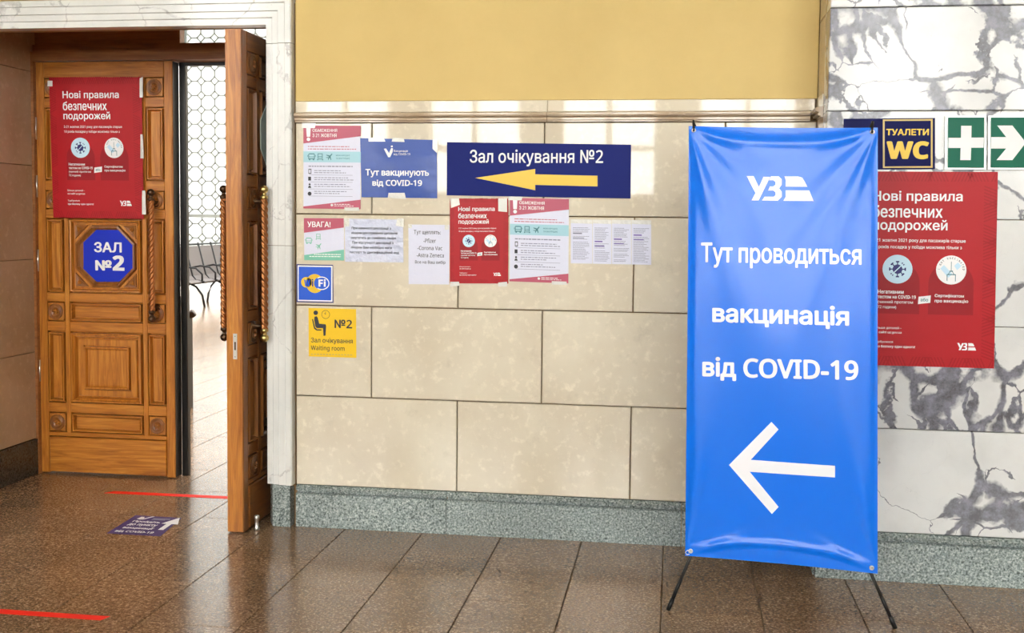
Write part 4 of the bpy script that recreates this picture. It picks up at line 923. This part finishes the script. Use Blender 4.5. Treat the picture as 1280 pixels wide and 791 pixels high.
def bp_(u, v, h=0):
    uu = u; 
    lo = BL.lerp(BR, uu); hi = TLc.lerp(TRc, uu); p = lo.lerp(hi, v)
    sag = -.004 * math.sin(PI * u) * (1 if v > .5 else -1) * abs(2 * v - 1) ** 6
    return p + bn * (bdisp(min(1, max(0, u)), min(1, max(0, v))) + h) + Vector((0, 0, sag))
nu, nv = 90, 200
vs = [bp_(i / nu, j / nv) for j in range(nv + 1) for i in range(nu + 1)]
fs = [(j * (nu + 1) + i, j * (nu + 1) + i + 1, (j + 1) * (nu + 1) + i + 1, (j + 1) * (nu + 1) + i) for j in range(nv) for i in range(nu)]
bs = mesh('banner_sheet', vs, fs, M['vinyl'], bt, True)
def buv(x, y):                                            # photo measurement -> banner (u, v)
    d = ray(x, y); n = bn; t_ = (BL - CAM).dot(n) / d.dot(n); p = CAM + d * t_ - BL
    v = p.z / (TLc.z - BL.z)
    for _ in range(3):
        l0 = BL.lerp(TLc, v) - BL; r0 = BR.lerp(TRc, v) - BL; u = (p - l0).dot(r0 - l0) / (r0 - l0).length_squared
        zl, zr = l0.z, r0.z; v += (p.z - (zl + (zr - zl) * u)) / (TLc.z - BL.z)
    return u, v
def on_banner(name, vs2, fs2, h=.0016, mat=None):
    bm = bmesh.new(); vv = [bm.verts.new((p[0], p[1], p[2] if len(p) > 2 else 0)) for p in vs2]
    for f in fs2:
        try: bm.faces.new([vv[i] for i in f])
        except ValueError: pass
    bmesh.ops.triangulate(bm, faces=bm.faces[:])
    for _ in range(4):
        E_ = [e for e in bm.edges if math.hypot((e.verts[0].co.x - e.verts[1].co.x) * .735, (e.verts[0].co.y - e.verts[1].co.y) * 1.7) > .022]
        if not E_: break
        bmesh.ops.subdivide_edges(bm, edges=E_, cuts=1); bmesh.ops.triangulate(bm, faces=bm.faces[:])
    vs3 = [bp_(v.co.x, v.co.y, h + v.co.z * 2) for v in bm.verts]; bm.verts.index_update(); fs3 = [tuple(v.index for v in f.verts) for f in bm.faces]; bm.free()
    return mesh(name, vs3, fs3, mat or M['bwhite'], bt, True)
def btext(s, x0, x1, yt, yb, dy, bold):
    """text box: baseline box left at (x0, yt..yb); dy = drop to the right end"""
    gv, gf = glyphs(s, bold, 0, 3); a = buv(x0, yb); b = buv(x1, yb + dy); c = buv(x0, yt)
    on_banner('lettering', [(a[0] + (b[0] - a[0]) * p + (c[0] - a[0]) * q, a[1] + (b[1] - a[1]) * p + (c[1] - a[1]) * q, k) for p, q, k in gv], gf)
btext('Тут проводиться', 876.5, 1077, 303, 334.5, 3.5, .022)
btext('вакцинація', 890.5, 1061.5, 378.5, 407, 5, .03)
btext('від COVID-19', 878, 1073, 445.5, 475, 5, .03)
lg = uz_logo(None, None, 0, 1, 0, 1, None, 0, warp=True); vs2, fs2 = [], []
la, lb, lc = buv(933.5, 250.5), buv(1017, 251.5), buv(933.5, 220)
for qd in lg:
    n = len(vs2); vs2 += [(la[0] + (lb[0] - la[0]) * p + (lc[0] - la[0]) * q, la[1] + (lb[1] - la[1]) * p + (lc[1] - la[1]) * q) for p, q in qd]; fs2.append(tuple(range(n, n + len(qd))))
on_banner('railway_logo', vs2, fs2)
sc_ = .469
ar = [(820 + a * sc_, 420 + b * sc_) for a, b in ((195, 343), (308, 228), (327, 248), (253, 329), (477, 345), (477, 376), (250, 361), (327, 455), (309, 474))]
on_banner('arrow', [buv(*p) for p in ar], [(0, 1, 2, 3, 6, 7, 8), (3, 4, 5, 6)])
# grommets, hooks, poles
for (u, v) in ((.028, .990), (.972, .990), (.030, .012), (.970, .012)):
    c = bp_(u, v, .001); vf = lathe([(.0045, 0), (.0045, .003), (.006, .004), (.0085, .003), (.0095, .0)], c, bn, 16); mesh('grommet', vf[0], vf[1], M['steel'], bt, True)
hub = Vector((2.30, -.60, 1.06)); footL, footR = FL(835.5, 761, .006), FL(1118.5, 783.5, .006)
footL.y += 0
for (foot, u) in ((footL, .030), (footR, .970)):
    low = bp_(u, .0) + Vector((0, .012, -.006)); mesh('leg', *tube([foot, low, low.lerp(hub, .5) + Vector((0, .05, 0)), hub], .0068, 10), M['black'], bt, True)
    d = (low - foot).normalized(); mesh('foot_cap', *tube([foot - d * .004, foot + d * .045], .0092, 10), M['iron'], bt, True)
    mesh('leg_sleeve', *tube([foot + d * .05, foot + d * .13], .0076, 10), M['iron'], bt, True)  # slightly thicker iron sleeve above the foot cap
for u in (.03, .97):
    top = bp_(u, 1.0); topp = top + Vector((-.004 if u < .5 else .004, .006, .022)); gr = bp_(u, .990)
    mesh('arm', *tube([hub, hub.lerp(topp, .55) + Vector((0, .03, 0)), topp + Vector((0, .01, 0))], .0055, 8, .004), M['black'], bt, True)
    mesh('hook', *tube([topp + Vector((0, .01, 0)), topp, gr + bn * .014 + Vector((0, 0, .008)), gr + bn * .008 - Vector((0, 0, .002)), gr - bn * .006], .0048, 8), M['black'], bt, True)
mesh('hub', *lathe([(.03, -.02), (.034, -.01), (.034, .01), (.03, .02)], hub, (0, 1, 0), 16), M['black'], bt, True)
mesh('rear_leg', *tube([hub, (2.28, -.085, .006)], .0068, 10), M['black'], bt, True)
t = bpy.data.objects['banner_stand']
for u in (.030,):                                        # loose cord tied at the lower left eyelet
    c = bp_(u, .012, .004); mesh('cord', *tube([c, c + Vector((-.012, -.004, .004)), c + Vector((-.020, 0, -.006)), c + Vector((-.014, .004, -.016)), c + Vector((-.004, 0, -.012))], .0018, 6), M['white'], bt, True)
# ---------------------------------------------------------------- beyond the door
t = thing('inner_post', 'black upright panel edge just behind the closed oak leaf', 'post', (-1.01, .93, 0))
mesh('post', *bevbox(-1.034, -.993, .918, .95, 0, 2.44, .003), M['black'], t)
mesh('head_bar', *box(-1.034, -.20, .918, .945, 2.43, 2.462), M['black'], t)
t = thing('hall_barrier', 'dark waist high barrier end with a brown wooden cap in the bright hall', 'barrier', (-2.1, 3.2, 0))
mesh('panel', *bevbox(-2.45, -2.01, 3.17, 3.23, 0, .73, .004), M['black'], t)
mesh('cap_rail', *tube([(-2.45, 3.2, .745), (-2.04, 3.2, .745), (-2.01, 3.2, .755), (-1.985, 3.2, .775)], .032, 10), M['woodd'], t, True)
def bench(x, y0, n, label):
    t = thing('waiting_bench', label, 'bench', (x, y0 + n * .28, 0), 'slatted waiting benches in the hall')
    mesh('beam', *box(x - .10, x - .04, y0, y0 + n * .56, .37, .43), M['iron'], t)
    mesh('top_rail', *tube([(x - .42, y0, 1.05), (x - .42, y0 + n * .56, 1.05)], .018, 6), M['iron'], t)
    for i in range(n):
        a, b = y0 + i * .56 + .03, y0 + i * .56 + .53
        L = [[(x + .17, a, .43), (x + .17, b, .43)], [(x + .10, a, .46), (x + .10, b, .46)], [(x - .20, a, .43), (x - .20, b, .43)], [(x - .27, a, .50), (x - .27, b, .50)], [(x - .40, a, 1.02), (x - .40, b, 1.02)]]
        vs = [p for l in L for p in l] + [(p[0] - .012, p[1], p[2] - .012) for l in L for p in l]
        fs = [(2 * k, 2 * k + 1, 2 * k + 3, 2 * k + 2) for k in range(4)] + [(10 + 2 * k, 12 + 2 * k, 13 + 2 * k, 11 + 2 * k) for k in range(4)] + [(0, 10, 11, 1), (8, 9, 19, 18)]
        mesh('seat', vs, fs, M['bench'], t)
    for i in range(n + 1):
        y = y0 + i * .56
        mesh('seat_frame', *tube([(x + .20, y, .43), (x - .20, y, .42), (x - .27, y, .50), (x - .42, y, 1.08)], .019, 6), M['iron'], t, True)
        mesh('armrest', *tube([(x + .16, y, .43), (x + .16, y, .56), (x + .05, y, .66), (x - .12, y, .68), (x - .31, y, .64)], .018, 6), M['iron'], t, True)
        if i % 2 == 0:
            mesh('leg', *tube([(x - .07, y, .40), (x + .05, y, .34), (x + .16, y, .20), (x + .20, y, .0)], .02, 6), M['iron'], t, True)
            mesh('leg', *tube([(x - .07, y, .40), (x - .16, y, .30), (x - .22, y, .15), (x - .24, y, .0)], .02, 6), M['iron'], t, True)
bench(-6.35, 10.6, 8, 'row of slatted metal waiting seats seen through the doorway, nearest row')
bench(-7.6, 11.2, 6, 'row of slatted metal waiting seats behind the nearest row')
